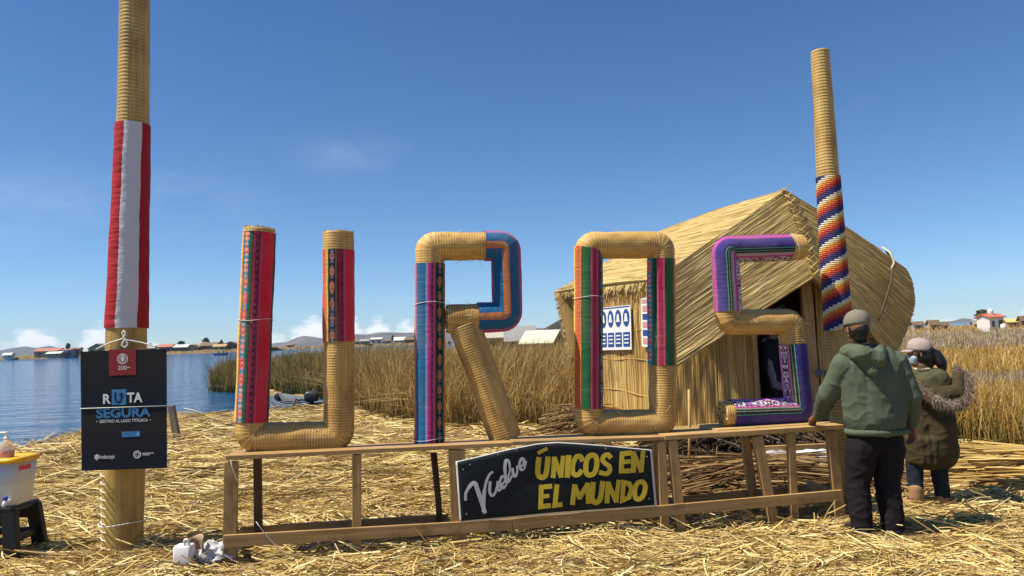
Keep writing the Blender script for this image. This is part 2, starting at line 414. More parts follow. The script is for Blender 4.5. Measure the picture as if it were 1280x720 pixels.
def sheet(name, pts, uvs, faces, m, parent=None, thick=0, smooth=True, origin=None):
    me = bpy.data.meshes.new(name); me.from_pydata([tuple(p) for p in pts], [], faces); ul = me.uv_layers.new(name='UVMap')
    for lp in me.loops: ul.data[lp.index].uv = uvs[lp.vertex_index]
    o = link_mesh(name, me, m, parent, smooth, origin)
    if thick:
        md = o.modifiers.new('thickness', 'SOLIDIFY'); md.thickness = thick; md.offset = 0
    return o
def ico_mesh(loc, rad, sub=2, scale=(1, 1, 1), jit=0.0):
    bm = bmesh.new(); bmesh.ops.create_icosphere(bm, subdivisions=sub, radius=1)
    for v in bm.verts:
        k = 1 + jit * mnoise.noise(v.co * 2.1 + Vector(loc))
        v.co = Vector((v.co.x * scale[0], v.co.y * scale[1], v.co.z * scale[2])) * rad * k + Vector(loc)
    me = bpy.data.meshes.new('m'); bm.to_mesh(me); bm.free(); return me

# ------------------------------------------------------------------ ground, water, shore
def snoise(x, y):
    return (np.sin(x * 1.9 + 1.1 * np.sin(y * 1.3)) * np.sin(y * 2.3 + .7 * np.sin(x * 2.1)) * .5 + np.sin(x * 4.7 + y * 2.2 + 1) * np.sin(y * 5.3 - x * 1.7) * .3 + np.sin(x * 9.1 - y * 7.3) * .12)
SH = np.array([tuple(on_ground(px, py, 0.0))[:2] for px, py in ((-220, 575), (-90, 566), (0, 556), (60, 552), (105, 545), (160, 530), (205, 521), (240, 516), (300, 513), (345, 511), (400, 507), (440, 504))])
SH_X = np.concatenate([[-40], SH[:, 0], [-3.2, 60]]); SH_Y = np.concatenate([[SH[0, 1] - 3], SH[:, 1], [20, 22]])
o_ = np.argsort(SH_X); SH_X, SH_Y = SH_X[o_], SH_Y[o_]
def shore(x): return np.interp(x, SH_X, SH_Y)
def hgt(x, y):
    e = shore(x) - y
    land = np.clip(e / 1.2, 0, 1); land = land * land * (3 - 2 * land)
    z = -.55 + .535 * land + .055 * snoise(x, y) * land + .10 * np.exp(-((e - 1.8) / 1.0) ** 2) * np.where(x < -2.0, 1, 0)
    return z
xs = np.concatenate([np.linspace(-40, -13, 24), np.linspace(-12.8, 13, 220), np.linspace(13.4, 60, 40)])
ys = np.concatenate([np.linspace(-12, 3.5, 24), np.linspace(3.6, 20.5, 150)])
GX, GY = np.meshgrid(xs, ys); GZ = hgt(GX, GY)
idx = np.arange(GX.size).reshape(GX.shape)
Q = np.stack([idx[:-1, :-1], idx[:-1, 1:], idx[1:, 1:], idx[1:, :-1]], -1).reshape(-1, 4)
def groundf(t):
    o = t.coord('Object')
    a = t.noise(t.mapv(o, (14, 46, 10)), 1.0, 5, .7); b = t.noise(o, 1.3, 4)
    c = t.ramp(a, [(.3, (.10, .065, .025)), (.5, (.30, .20, .08)), (.7, (.50, .37, .17))])
    c = t.mix(t.m('MULTIPLY', t.m('SUBTRACT', b, .5, clamp=True), 1.8), c, (.16, .095, .04))
    setc(t, c, .8, t.bump(a, 1.0, .03))
g = link_mesh('ground', np_mesh('ground', np.stack([GX, GY, GZ], -1).reshape(-1, 3), Q), mat('trodden_straw', groundf)); tag(g, kind='structure')

def waterf(t):
    o = t.coord('Object'); x, y, _ = t.sep(o)
    w1 = t.noise(t.mapv(o, (1.5, 3.6, 1)), 1.0, 4, .6); w2 = t.noise(t.mapv(o, (.35, .9, 1)), 1.0, 3, .55); w3 = t.noise(t.mapv(o, (4, 10, 1)), 1.0, 2)
    h = t.m('ADD', t.m('ADD', t.m('MULTIPLY', w1, .5), t.m('MULTIPLY', w2, 1.6)), t.m('MULTIPLY', w3, .14))
    setc(t, (.006, .085, .22), .08, t.bump(h, 1.0, .75)); t.b.inputs['IOR'].default_value = 1.33; t.b.inputs['Specular IOR Level'].default_value = .5
WATER_Z = -.22
wm = MB(); wm.v = [Vector(v) for v in ((-4200, -60, WATER_Z), (4200, -60, WATER_Z), (4200, 3900, WATER_Z), (-4200, 3900, WATER_Z))]; wm.face((0, 1, 2, 3), ((0, 0), (1, 0), (1, 1), (0, 1)))
tag(wm.build('water', mat('lake_water', waterf), origin=(0, 0, 0)), kind='structure')

# marsh behind the island, reaching the horizon on the right
def marshf(t):
    o = t.coord('Object'); x, y, _ = t.sep(o)
    a = t.noise(t.mapv(o, (1.5, .35, 1)), 1.0, 5, .65); b = t.noise(t.mapv(o, (.05, .035, 1)), 1.0, 4)
    c = t.ramp(a, [(.3, (.13, .085, .03)), (.5, (.30, .20, .075)), (.7, (.42, .30, .12))])
    c = t.mix(t.m('MULTIPLY', t.m('SUBTRACT', b, .48, clamp=True), 2.5), c, (.36, .29, .19))
    setc(t, c, .85, t.bump(a, 1, .2))
def marsh_left(y): return np.interp(y, [12, 14, 18.5, 21, 25, 27, 30, 31.6, 34, 45, 60, 110, 300, 420], [1.5, -2.2, -4.2, -4.9, -6.4, -8.6, -11.2, -13.0, -12.6, -9, -5.2, -9, -20, -20])
yy = np.concatenate([np.linspace(9.0, 40, 90), np.geomspace(41, 420, 60)]); rows = []
for y in yy:
    l = marsh_left(y) if y > 12 else 6.0
    rows.append(np.stack([np.interp(np.linspace(0, 1, 60) ** 1.5, [0, 1], [l, l + 30 + y * 1.4]), np.full(60, y), np.zeros(60)], -1))
MR = np.array(rows); MR[..., 2] = -.10 + .10 * snoise(MR[..., 0] * .4, MR[..., 1] * .4)
MR[:, 0, 2] = -.4
idx = np.arange(MR.shape[0] * 60).reshape(-1, 60); Q = np.stack([idx[:-1, :-1], idx[:-1, 1:], idx[1:, 1:], idx[1:, :-1]], -1).reshape(-1, 4)
tag(link_mesh('marsh_ground', np_mesh('marsh', MR.reshape(-1, 3), Q), mat('marsh_ground', marshf)), kind='structure')

# loose straw over the island
def scatter(n, d0, d1, spread=.86):
    dd = 1 / rng.uniform(1 / d1, 1 / d0, n); x = rng.uniform(-1, 1, n) * (dd * spread + .8); return x, dd
def straw(n, d0, d1, lmin, lmax, w0, w1, tilt, zlift, name_seed=0):
    x, y = scatter(n, d0, d1); k = (y < shore(x) + rng.normal(0, .12, n) - .1)
    x, y = x[k], y[k]; n = len(x)
    a = rng.normal(0.0, .48, n) + .75 * np.sin(x * 1.3 + 1.6 * np.sin(y * 1.1 + x * .4) + name_seed) * np.cos(y * 1.7 - x * .8) + .2 * (rng.random(n) < .2) * rng.normal(0, 4, n); L = rng.uniform(lmin, lmax, n) * rng.uniform(.5, 1, n)
    tl = rng.normal(0, tilt, n); bend = rng.normal(0, .09, n) * L
    ux, uy = np.cos(a), np.sin(a); s = np.array([-.5, -.15, .2, .5])
    px = x[:, None] + ux[:, None] * s * L[:, None] - uy[:, None] * bend[:, None] * (s ** 2) * 4
    py = y[:, None] + uy[:, None] * s * L[:, None] + ux[:, None] * bend[:, None] * (s ** 2) * 4
    z = np.maximum(hgt(px, py), -.20) + rng.uniform(.0, zlift, n)[:, None] + np.sin(tl)[:, None] * s * L[:, None] * 1.0
    z = np.maximum(z, hgt(px, py) - .015)
    R = rng.uniform(w0, w1, n) * (.65 + y / 18)
    return np.stack([px, py, z], -1), R
parts_ = [straw(11000, 4.2, 9, .16, .65, .0026, .0060, .11, .06), straw(34000, 4.2, 10, .12, .55, .0016, .0036, .12, .075, .4), straw(17000, 8, 21, .3, 1.0, .0028, .0062, .11, .09, .2), straw(5200, 4.2, 16, .2, .6, .003, .0062, .33, .11), straw(7000, 4.2, 7.5, .05, .2, .004, .009, .2, .07)]
sm = reeds_mesh('straw', np.concatenate([p[0] for p in parts_]), np.concatenate([p[1] for p in parts_]))
tag(link_mesh('loose_straw', sm, STRAW, smooth=False), 'pale cut reed straw strewn over the island ground', 'straw', kind='stuff')

# standing reeds
def reed_field(name, x, y, H, w, stops_low, stops_high, label, zb, lean=.13):
    n = len(x); s = np.linspace(0, 1, 5)
    lx = rng.normal(.02, lean, n); ly = rng.normal(0, lean, n); cv = np.abs(rng.normal(0, .17, n)) * np.sign(rng.normal(.2, 1, n))
    broke = rng.random(n) < .06; cv[broke] *= 3.5
    px = x[:, None] + (lx[:, None] * s + cv[:, None] * s ** 3) * H[:, None]; py = y[:, None] + ly[:, None] * s * H[:, None]
    pz = zb[:, None] + H[:, None] * s * (1 - .5 * np.abs(cv)[:, None] * s)
    me = reeds_mesh(name, np.stack([px, py, pz], -1), w, taper=[1, 1, .95, .7, .25])
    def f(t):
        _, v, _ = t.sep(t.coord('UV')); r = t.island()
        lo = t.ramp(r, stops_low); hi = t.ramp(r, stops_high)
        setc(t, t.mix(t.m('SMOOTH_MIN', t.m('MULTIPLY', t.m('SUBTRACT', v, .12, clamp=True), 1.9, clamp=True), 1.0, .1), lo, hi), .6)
    return tag(link_mesh(name, me, mat(name + '_blade', f), smooth=False), label, 'reeds', kind='stuff')
FE_X = [-13.0, -11.2, -9.7, -8.5, -6.4, -4.9, -4.2, -2.6, -1.2, .7, 1.6, 2.6]; FE_Y = [31.3, 29.8, 29.9, 27, 25, 21.5, 18.6, 15.4, 13.6, 13.0, 13.2, 15.5]
def mid_points(n, depth0, depth1):
    x = rng.uniform(-13.0, 2.8, n * 2); dep = depth0 + (depth1 - depth0) * rng.random(n * 2) ** 1.4
    y = np.interp(x, FE_X, FE_Y) + dep + .4 * snoise(x * .7, x * 0) ; l = marsh_left(y)
    k = x > l - .25 * rng.random(n * 2); x, y = x[k][:n], y[k][:n]; return x, y
xa, ya = mid_points(21000, 0, 4.5); xb, yb = mid_points(8000, 4, 16); xc = np.concatenate([xa, xb]); yc = np.concatenate([ya, yb])
# the water side is greener, the land side drier
dry = np.clip((xc + 8) / 6, 0, 1); green = rng.random(len(xc)) > dry * .85 + .05
zb = np.where(xc < -4.5, -.28, -.05)
Hm = rng.uniform(1.10, 1.60, len(xc)) * (1 + .10 * snoise(xc * .55, yc * .55) + .10 * snoise(xc * 2.1, yc * 1.4)) * np.where(rng.random(len(xc)) < .08, 1.12, 1) - zb * .6
Hm = np.where((xc < -9) & (rng.random(len(xc)) < .7), Hm * .82, Hm)
Hm *= np.clip(.55 + (yc - np.interp(xc, FE_X, FE_Y)) * .6, .55, 1)
wm_ = rng.uniform(.004, .008, len(xc)) * np.clip(yc / 16, .8, 2)
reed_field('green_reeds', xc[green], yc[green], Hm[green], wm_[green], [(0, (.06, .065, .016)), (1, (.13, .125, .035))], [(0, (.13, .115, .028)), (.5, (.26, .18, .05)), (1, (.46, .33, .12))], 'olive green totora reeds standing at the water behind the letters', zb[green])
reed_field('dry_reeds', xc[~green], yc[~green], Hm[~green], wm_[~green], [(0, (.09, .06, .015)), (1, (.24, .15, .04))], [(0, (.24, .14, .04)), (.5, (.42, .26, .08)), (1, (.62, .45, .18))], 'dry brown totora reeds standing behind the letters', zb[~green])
# right-hand field
def field_pts(n, d0, d1, a0, a1):
    dd = 1 / rng.uniform(1 / d1, 1 / d0, n) ; x = dd * rng.uniform(a0, a1, n); return x, dd
x1, y1 = field_pts(17000, 8.3, 13, .50, .90)
k = (y1 > 8.75 + .4 * snoise(x1 * 1.3, x1 * 0) + np.clip(6.4 - x1, 0, 2) * 1.5); x1, y1 = x1[k], y1[k]
H1 = rng.uniform(.50, .92, len(x1)) * np.clip(.5 + (y1 - 8.6) * .8, .45, 1) * np.clip(1.9 - (y1 - 9) * .32, .62, 1)
gr = rng.random(len(x1)) < .35
GOLDLO = [(0, (.07, .055, .010)), (1, (.20, .125, .025))]; GOLDHI = [(0, (.26, .14, .025)), (.6, (.46, .265, .06)), (1, (.66, .46, .17))]  # low stops: plant brown, darkened further for shade between the stalks
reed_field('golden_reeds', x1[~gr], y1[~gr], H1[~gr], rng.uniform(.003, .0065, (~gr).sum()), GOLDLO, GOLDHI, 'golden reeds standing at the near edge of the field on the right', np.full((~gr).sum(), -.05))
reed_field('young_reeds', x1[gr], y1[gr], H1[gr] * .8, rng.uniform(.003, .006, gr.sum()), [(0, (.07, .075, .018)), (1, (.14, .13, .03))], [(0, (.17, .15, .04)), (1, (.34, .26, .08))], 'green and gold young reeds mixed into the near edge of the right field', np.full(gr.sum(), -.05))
x2, y2 = field_pts(17000, 13, 40, .36, .95); gray = (((y2 > 15) & (y2 < 21)) | (snoise(x2 * .25, y2 * .18) > .30))
H2 = np.where(gray, rng.uniform(.15, .5, len(x2)), rng.uniform(.30, .72, len(x2)))
x3, y3 = field_pts(15000, 40, 380, -.02, .95)
k = x3 > marsh_left(y3) + 1; x3, y3 = x3[k], y3[k]
grayf = (y3 < 110) & (rng.random(len(x3)) < .85) & (x3 > .35 * y3); H3 = rng.uniform(.4, 1.0, len(x3))
X = np.concatenate([x2[~gray], x3[~grayf]]); Y = np.concatenate([y2[~gray], y3[~grayf]]); H = np.concatenate([H2[~gray], H3[~grayf]])
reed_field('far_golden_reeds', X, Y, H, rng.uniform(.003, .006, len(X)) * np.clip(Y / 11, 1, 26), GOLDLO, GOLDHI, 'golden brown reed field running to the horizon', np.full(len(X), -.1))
X = np.concatenate([x2[gray], x3[grayf]]); Y = np.concatenate([y2[gray], y3[grayf]]); H = np.concatenate([H2[gray], H3[grayf]])
reed_field('bleached_reeds', X, Y, H, rng.uniform(.003, .006, len(X)) * np.clip(Y / 11, 1, 20), [(0, (.10, .075, .045)), (1, (.22, .17, .11))], [(0, (.22, .165, .105)), (.7, (.34, .275, .19)), (1, (.52, .45, .34))], 'bleached grey broken reeds in the middle of the right field', np.full(len(X), -.1), .2)

# hills
def hill(name, pts, d, back, c0, c1):
    px = np.linspace(pts[0][0], pts[-1][0], 160); py = np.interp(px, [p[0] for p in pts], [p[1] for p in pts])
    V = []; n = len(px); ROWS = 10
    for j in range(ROWS + 1):
        f = j / ROWS
        for i in range(n):
            r = at(px[i], py[i], d); rr = math.sin(math.pi * min(1, f * 1.02) / 2) if f <= 1 else 1
            k = f ** .8; y = d - back * (1 - f); z = WATER_Z - 1 + (r.z - WATER_Z + 1) * k
            z += (r.z * .10) * mnoise.noise(Vector((i * .13, f * 4, d))) * (1 - f) * f * 4 + mnoise.noise(Vector((i * .3, 9, d))) * .8 * f
            V.append((r.x * y / d, y, z))
    for i in range(n):
        r = at(px[i], py[i], d); V.append((r.x * 1.05, d + back * .6, WATER_Z - 1))
    idx = np.arange((ROWS + 2) * n).reshape(-1, n); Q = np.stack([idx[:-1, :-1], idx[:-1, 1:], idx[1:, 1:], idx[1:, :-1]], -1).reshape(-1, 4)
    def f(t):
        a = t.noise(t.mapv(t.coord('Object'), (.006, .006, .03)), 1.0, 6, .6); setc(t, t.ramp(a, [(.35, c0), (.65, c1)]), .9)
    tag(link_mesh(name, np_mesh(name, V, Q), mat(name + '_soil', f)), kind='structure')
hill('hills', [(-140, 444), (-60, 442), (0, 438), (18, 434.5), (32, 433), (45, 435), (62, 432), (76, 435.5), (96, 441), (120, 443)], 3500, 500, (.055, .06, .07), (.10, .10, .10))
hill('mountains', [(322, 433), (345, 428.5), (358, 427.5), (372, 421.5), (380, 419.8), (392, 421), (402, 423), (420, 423), (432, 420), (446, 417.5), (458, 418), (476, 415.2), (500, 415.5), (516, 416), (545, 413), (580, 415), (610, 411), (640, 409.5), (680, 410), (720, 410), (760, 412), (800, 414), (840, 415)], 2900, 420, (.075, .065, .065), (.15, .12, .105))
hill('ridge', [(1120, 406), (1150, 403.5), (1190, 401.5), (1204, 397.5), (1212, 398.5), (1222, 401.5), (1260, 401), (1300, 400), (1340, 401)], 2600, 300, (.09, .075, .07), (.16, .125, .10))

# far shore bank with its houses
def bank(name, pxs, d, hmax, seed):
    n = 200; px = np.linspace(pxs[0], pxs[1], n); V = []
    prof = ((-1.5, -.35), (0, .15), (1.2, .75), (5, 1.0), (16, .85), (30, -.2))
    for dy, hz in prof:
        for i in range(n):
            p = at(px[i], 440, d); b = 1 + .35 * mnoise.noise(Vector((i * .21, seed, dy * .1))) + .25 * mnoise.noise(Vector((i * .9, seed, 3)))
            V.append((p.x, d + dy + mnoise.noise(Vector((i * .1, seed + 5, 0))) * 3, max(-.5, hz * hmax * b) if hz > 0 else -.6))
    idx = np.arange(len(prof) * n).reshape(-1, n); Q = np.stack([idx[:-1, :-1], idx[:-1, 1:], idx[1:, 1:], idx[1:, :-1]], -1).reshape(-1, 4)
    def f(t):
        a = t.noise(t.mapv(t.coord('Object'), (.8, .2, 1.2)), 1.0, 5, .65); setc(t, t.ramp(a, [(.3, (.06, .045, .02)), (.5, (.17, .115, .05)), (.7, (.32, .23, .11))]), .9)
    tag(link_mesh(name, np_mesh(name, V, Q), mat('reed_bank', f), smooth=False), kind='structure')
bank('far_shore', (-260, 330), 305, 1.25, 1.0); bank('distant_shore', (300, 560), 380, 1.2, 7.0)

WIN = plain('dark_window', (.03, .035, .04), .3)
def rgbm(c, rough=.7): return plain('paint_%d_%d_%d' % tuple(int(x * 1000) for x in c), c, rough, .12, .8, .1)
def house(px, pyb, w, hw, hr, d, wall, roof, label, name='house', group=None, depth=None, ridge_x=True, windows=2, z0=None, rot=0.0, over=.4):
    base = at(px, pyb, d); z0 = base.z if z0 is None else z0; base.z = z0; dp = depth or w * .7
    t = thing(name, base, label, 'house', group)
    R = Matrix.Rotation(rot, 4, 'Z')
    def tr(x, y, z): return base + R @ Vector((x, y, z))
    b = MB(); hx, hy = w / 2, dp / 2
    b.v = [tr(x, y, z) for z in (-1.0, hw) for x, y in ((-hx, -hy), (hx, -hy), (hx, hy), (-hx, hy))]
    for i in range(4): b.face((i, (i + 1) % 4, 4 + (i + 1) % 4, 4 + i), ((0, 0), (1, 0), (1, 1), (0, 1)))
    if ridge_x:
        b.v += [tr(-hx, 0, hw + hr), tr(hx, 0, hw + hr)]; b.face((4, 8, 7), ((0, 0),) * 3); b.face((5, 6, 9), ((0, 0),) * 3)
    else:
        b.v += [tr(0, -hy, hw + hr), tr(0, hy, hw + hr)]; b.face((4, 5, 8), ((0, 0),) * 3); b.face((6, 7, 9), ((0, 0),) * 3)
    b.build('wall', rgbm(wall), t)
    r = MB(); th = .14; o = over
    if ridge_x:
        sl = hr / hy
        for s in (-1, 1):
            q = [tr(-hx - o, 0, hw + hr + .05), tr(hx + o, 0, hw + hr + .05), tr(hx + o, s * (hy + o), hw + .05 - sl * o), tr(-hx - o, s * (hy + o), hw + .05 - sl * o)]
            r.poly(q if s < 0 else q[::-1], th, R.to_3x3() @ Vector((0, s * hr, hy)) * -1)
    else:
        sl = hr / hx
        for s in (-1, 1):
            q = [tr(0, -hy - o, hw + hr + .05), tr(0, hy + o, hw + hr + .05), tr(s * (hx + o), hy + o, hw + .05 - sl * o), tr(s * (hx + o), -hy - o, hw + .05 - sl * o)]
            r.poly(q, th, R.to_3x3() @ Vector((s * hr, 0, hx)) * -1)
    r.build('roof', rgbm(roof), t)
    if windows:
        for k in range(windows):
            xx = -hx + w * (k + .5) / windows; q = MB()
            c = tr(xx, -hy - .03, hw * .55); q.box(c, min(.9, w * .16), .08, min(.9, hw * .4), rot); q.build('window', WIN, t)
    c = MB(); c.box(tr(hx * .55 if windows else 0, -hy - .03, hw * .4), .8, .07, hw * .8, rot); c.build('door', rgbm((.16, .10, .06)), t)
    return t
TAN, GRY, WHT, RED, BRN, TRED, BLU = (.40, .28, .14), (.30, .29, .28), (.60, .58, .54), (.45, .12, .07), (.18, .12, .07), (.42, .17, .11), (.16, .23, .33)
shore_houses = [
 (-60, 446, 9, 2.0, 1.3, 315, TAN, BRN, 'tan hut with brown roof beyond the left edge of the far shore'),
 (11, 446.4, 3.2, 1.1, .8, 303, WHT, WHT, 'small white tent roof low on the left end of the far shore'),
 (63, 444.4, 9.5, 2.2, 1.2, 309, TAN, TRED, 'long tan shed with red sheet roof on the far shore'),
 (70, 445.6, 5.6, .95, .8, 301, TAN, WHT, 'low shelter with two white awning roofs before the red-roofed shed'),
 (85, 443.7, 4.6, 2.4, .3, 305, BLU, TRED, 'blue-grey cabin with flat red roof beside the red-roofed shed'),
 (96, 443.3, 3.6, 2.7, .6, 309, TAN, BRN, 'narrow tan cabin with two dark windows left of the sign'),
 (125, 442.0, 7.0, 2.6, 2.2, 308, TAN, BRN, 'reed hut with steep brown roof seen behind the sign top'),
 (189, 441.0, 4.0, 2.0, 1.0, 315, GRY, GRY, 'small grey hut with grey roof just right of the sign top'),
 (209, 440.3, 5.6, 2.3, 1.2, 309, TRED, TRED, 'red-walled red-roofed house on the far shore'),
 (228, 439.7, 5.6, 1.9, 1.1, 309, BRN, WHT, 'brown hut with bright white roof on the far shore'),
 (243, 439.2, 4.6, 1.5, 1.3, 309, TAN, BRN, 'small pale gable-fronted hut between the white-roofed and dark-roofed huts'),
 (250, 438.8, 4.6, 2.3, 1.5, 313, BRN, GRY, 'dark brown hut with grey roof edge left of the palm-like tree'),
 (263, 438.3, 6.4, 2.2, 1.4, 311, BRN, BRN, 'long dark thatched house on the far shore'),
 (276, 437.9, 5.0, 1.6, 1.0, 309, TAN, TAN, 'low tan reed hut under a conical tree'),
 (291, 437.4, 6.6, 2.4, 1.3, 313, BRN, GRY, 'brown house with flat grey roof nearest the first letter'),
 (310, 436.9, 6.0, 2.0, 1.3, 313, TAN, BRN, 'tan house hidden behind the red post of the first letter'),
 (363, 434.2, 3.0, 1.1, .7, 384, BRN, BRN, 'tiny dark hut on the thin spit below the mountain'),
 (446, 431.4, 3.4, 2.0, 1.2, 386, GRY, BRN, 'little grey cabin first right of the U letter'),
 (456.5, 431.0, 4.4, 2.0, 1.0, 383, TAN, GRY, 'tan cabin with grey roof second right of the U letter'),
 (471, 430.4, 5.6, 2.8, .8, 388, WHT, WHT, 'bright white box house between the U and R letters'),
 (484, 430.4, 4.0, 1.6, .8, 384, GRY, BRN, 'low grey shed right of the white box house'),
 (500, 429.6, 5.4, 1.9, 1.7, 388, WHT, WHT, 'white peaked-roof house between the U and R letters'),
 (512, 429.0, 4.6, 1.9, .9, 384, BRN, BRN, 'brown hut tucked beside the R letter'),
]
for i, (px, py, w, hw, hr, d, wl, rf, lab) in enumerate(shore_houses):
    house(px, py, w, hw * .9, hr * .85, d, wl, rf, lab, 'shore_house', 'houses along the far shore', ridge_x=(i not in (6, 10, 14)), z0=.9 if d < 330 else .9, windows=2 if w > 4 else 1)
# houses behind the middle reeds
house(606, 427, 4.5, 1.7, .6, 82, GRY, (.5, .48, .44), 'whitewashed shed under the R letter, left of the corrugated roof', 'field_house', 'houses behind the reeds', z0=-.1)
house(627, 426, 4.4, 1.85, .85, 80, TAN, (.42, .38, .33), 'shed with pale corrugated roof under the R letter', 'field_house', 'houses behind the reeds', z0=-.1)
house(650, 425, 2.6, 1.7, 1.1, 78, GRY, GRY, 'grey hut with a grey roof left of the white gabled tent house', 'field_house', 'houses behind the reeds', z0=-.1)
house(679, 424, 2.9, 1.25, .95, 72, BRN, (.62, .57, .42), 'cream-roofed gabled house rising behind the reeds left of the thatched hut', 'field_house', 'houses behind the reeds', z0=-.1, depth=2.6, rot=math.radians(-28))
house(707, 424, 3.4, 2.6, .9, 76, GRY, (.22, .20, .18), 'plain grey cabin half hidden by the thatched hut roof', 'field_house', 'houses behind the reeds', z0=-.1, ridge_x=False)
# right horizon
for px, w, hw, hr, d, wl, rf, lab in ((1146, 4.5, 2.2, .9, 190, GRY, BRN, 'dark little shed at the left end of the right horizon'), (1166, 4.6, 2.2, 1.3, 195, TAN, BRN, 'tan hut with dark roof on the right horizon'),
     (1180, 3.0, 1.7, .8, 200, BRN, BRN, 'tiny brown hut on the right horizon'), (1219, 2.6, 2.0, .8, 190, TAN, GRY, 'small tan hut just left of the red-roofed house'), (1264, 6.5, 1.9, .9, 185, TAN, (.62, .48, .16), 'low hut with straw-yellow roof right of the red-roofed house'), (1279, 3.0, 2.8, 1.0, 180, BRN, BRN, 'dark cabin at the right edge of the photo')):
    house(px, 403.5, w * .5, hw * .62, hr * .7, d, wl, rf, lab, 'horizon_house', 'huts on the right horizon', z0=.1, windows=0)
rh = house(1238, 405.5, 2.75, 2.3, .45, 118, (.62, .60, .56), (.50, .14, .09), 'white house with red roof and a water tank on top', 'red_roofed_house', z0=-.1, rot=math.radians(14), depth=2.4, over=.3)
tc = at(1238, 391, 118); tc.z = 2.75
MB().lathe(tc, [(.38, 0), (.42, .08), (.42, .55), (.34, .7), (.13, .78), (.13, .88)], 16).build('water_tank', rgbm((.62, .62, .62)), rh, True)
MB().lathe(tc + Vector((0, 0, -.5)), [(.5, 0), (.5, .5)], 8).build('tank_stand', rgbm(WHT), rh)
sc_ = at(1254, 404, 116); sc_.z = .9
tag(MB().lathe(sc_, [(.45, -1), (.42, .1), (.2, .25), (.03, .3)], 12).build('white_tent', rgbm(WHT), None, True), 'small white domed tent right of the red-roofed house', 'tent')
# dark trees on the far shore
LEAFD = straw_mat('dark_leaf', [(0, (.025, .04, .018)), (1, (.07, .09, .035))])
def small_tree(px, pyb, h, d, label, wide=.45, cone=False):
    b = at(px, pyb, d); t = thing('shore_tree', b, label, 'tree', 'trees on the far shore')
    MB().tube([b, b + Vector((.1, 0, h * .5)), b + Vector((0, 0, h * .8))], [.22, .16, .08], 6).build('trunk', WOODD, t)
    n = 420; u = rng.normal(0, 1, (n, 3)); u /= np.linalg.norm(u, axis=1, keepdims=True); rr = rng.random(n) ** .4
    z = u[:, 2] * rr; sc = (1 - (z + 1) * .42) if cone else np.ones(n)
    lump = 1 + .35 * np.sin(u[:, 0] * 5 + px) * np.sin(u[:, 2] * 6)
    c = np.stack([b.x + u[:, 0] * rr * h * wide * sc * lump, b.y + u[:, 1] * rr * h * wide * sc, b.z + h * .68 + z * h * .42], -1)
    dv = rng.normal(0, 1, (n, 3)); dv /= np.linalg.norm(dv, axis=1, keepdims=True); s = .16 * h * .5
    link_mesh('crown', reeds_mesh('crown', np.stack([c - dv * s, c, c + dv * s], 1), np.full(n, .05 * h), taper=[.3, 1, .3]), LEAFD, t, False)
for px, py, h, lab, w, cn_ in ((85, 439, 4.6, 'dark tree poking up behind the blue-grey cabin', .28, False), (188, 437, 3.6, 'little dark tree above the small grey hut', .3, False), (227, 435.5, 4.4, 'spreading dark tree behind the white-roofed hut', .5, False), (257.5, 434, 5.4, 'tallest dark tree on the far shore, leaning feathery crown', .36, False), (277, 434.5, 4.6, 'cone-shaped dark tree on the far shore', .4, True), (491, 428, 5.2, 'thin bare tree near the white peaked-roof house', .35, True), (519, 427, 4.2, 'dark bush beside the R letter', .5, False), (1228, 402, 3.0, 'dark shrub left of the red-roofed house', .5, False)):
    small_tree(px, py, h * .68, 316 if px < 400 else (392 if px < 600 else 135), lab, w, cn_)

# ------------------------------------------------------------------ the four reed letters
FRONT = -NS
def ring(P, q, s, r, parent, m):
    i = int(np.argmin(np.abs(q - s))); T_ = P[min(i + 1, len(P) - 1)] - P[max(i - 1, 0)]; T_ = Vector(T_).normalized(); L = T_.cross(FRONT)
    c = Vector(P[i]); pts = [c + (FRONT * math.cos(a) + L * math.sin(a)) * r + T_ * .01 * math.sin(a * 2 + s) for a in np.linspace(0, 2 * math.pi, 30)]
    MB().tube(pts, .0019, 5, cap=False).build('string', m, parent, True)
STRING = plain('white_string', (.75, .74, .70), .6)
def reed_ends(c, ax, rad, parent):
    ax = Vector(ax).normalized(); a = ax.cross(FRONT).normalized(); b = ax.cross(a); n = 170; r_ = np.sqrt(rng.random(n)) * rad * .97; g_ = rng.uniform(0, 6.283, n)
    B = np.array(tuple(c)) + (r_ * np.cos(g_))[:, None] * np.array(tuple(a)) + (r_ * np.sin(g_))[:, None] * np.array(tuple(b)); L = rng.uniform(.002, .016, n)[:, None] * np.array(tuple(ax))
    tag(link_mesh('cut_reed_ends', reeds_mesh('ends', np.stack([B - L - np.array(tuple(ax)) * .02, B, B + L], 1), rng.uniform(.004, .008, n), 5), STRAW, parent, False), kind='stuff')
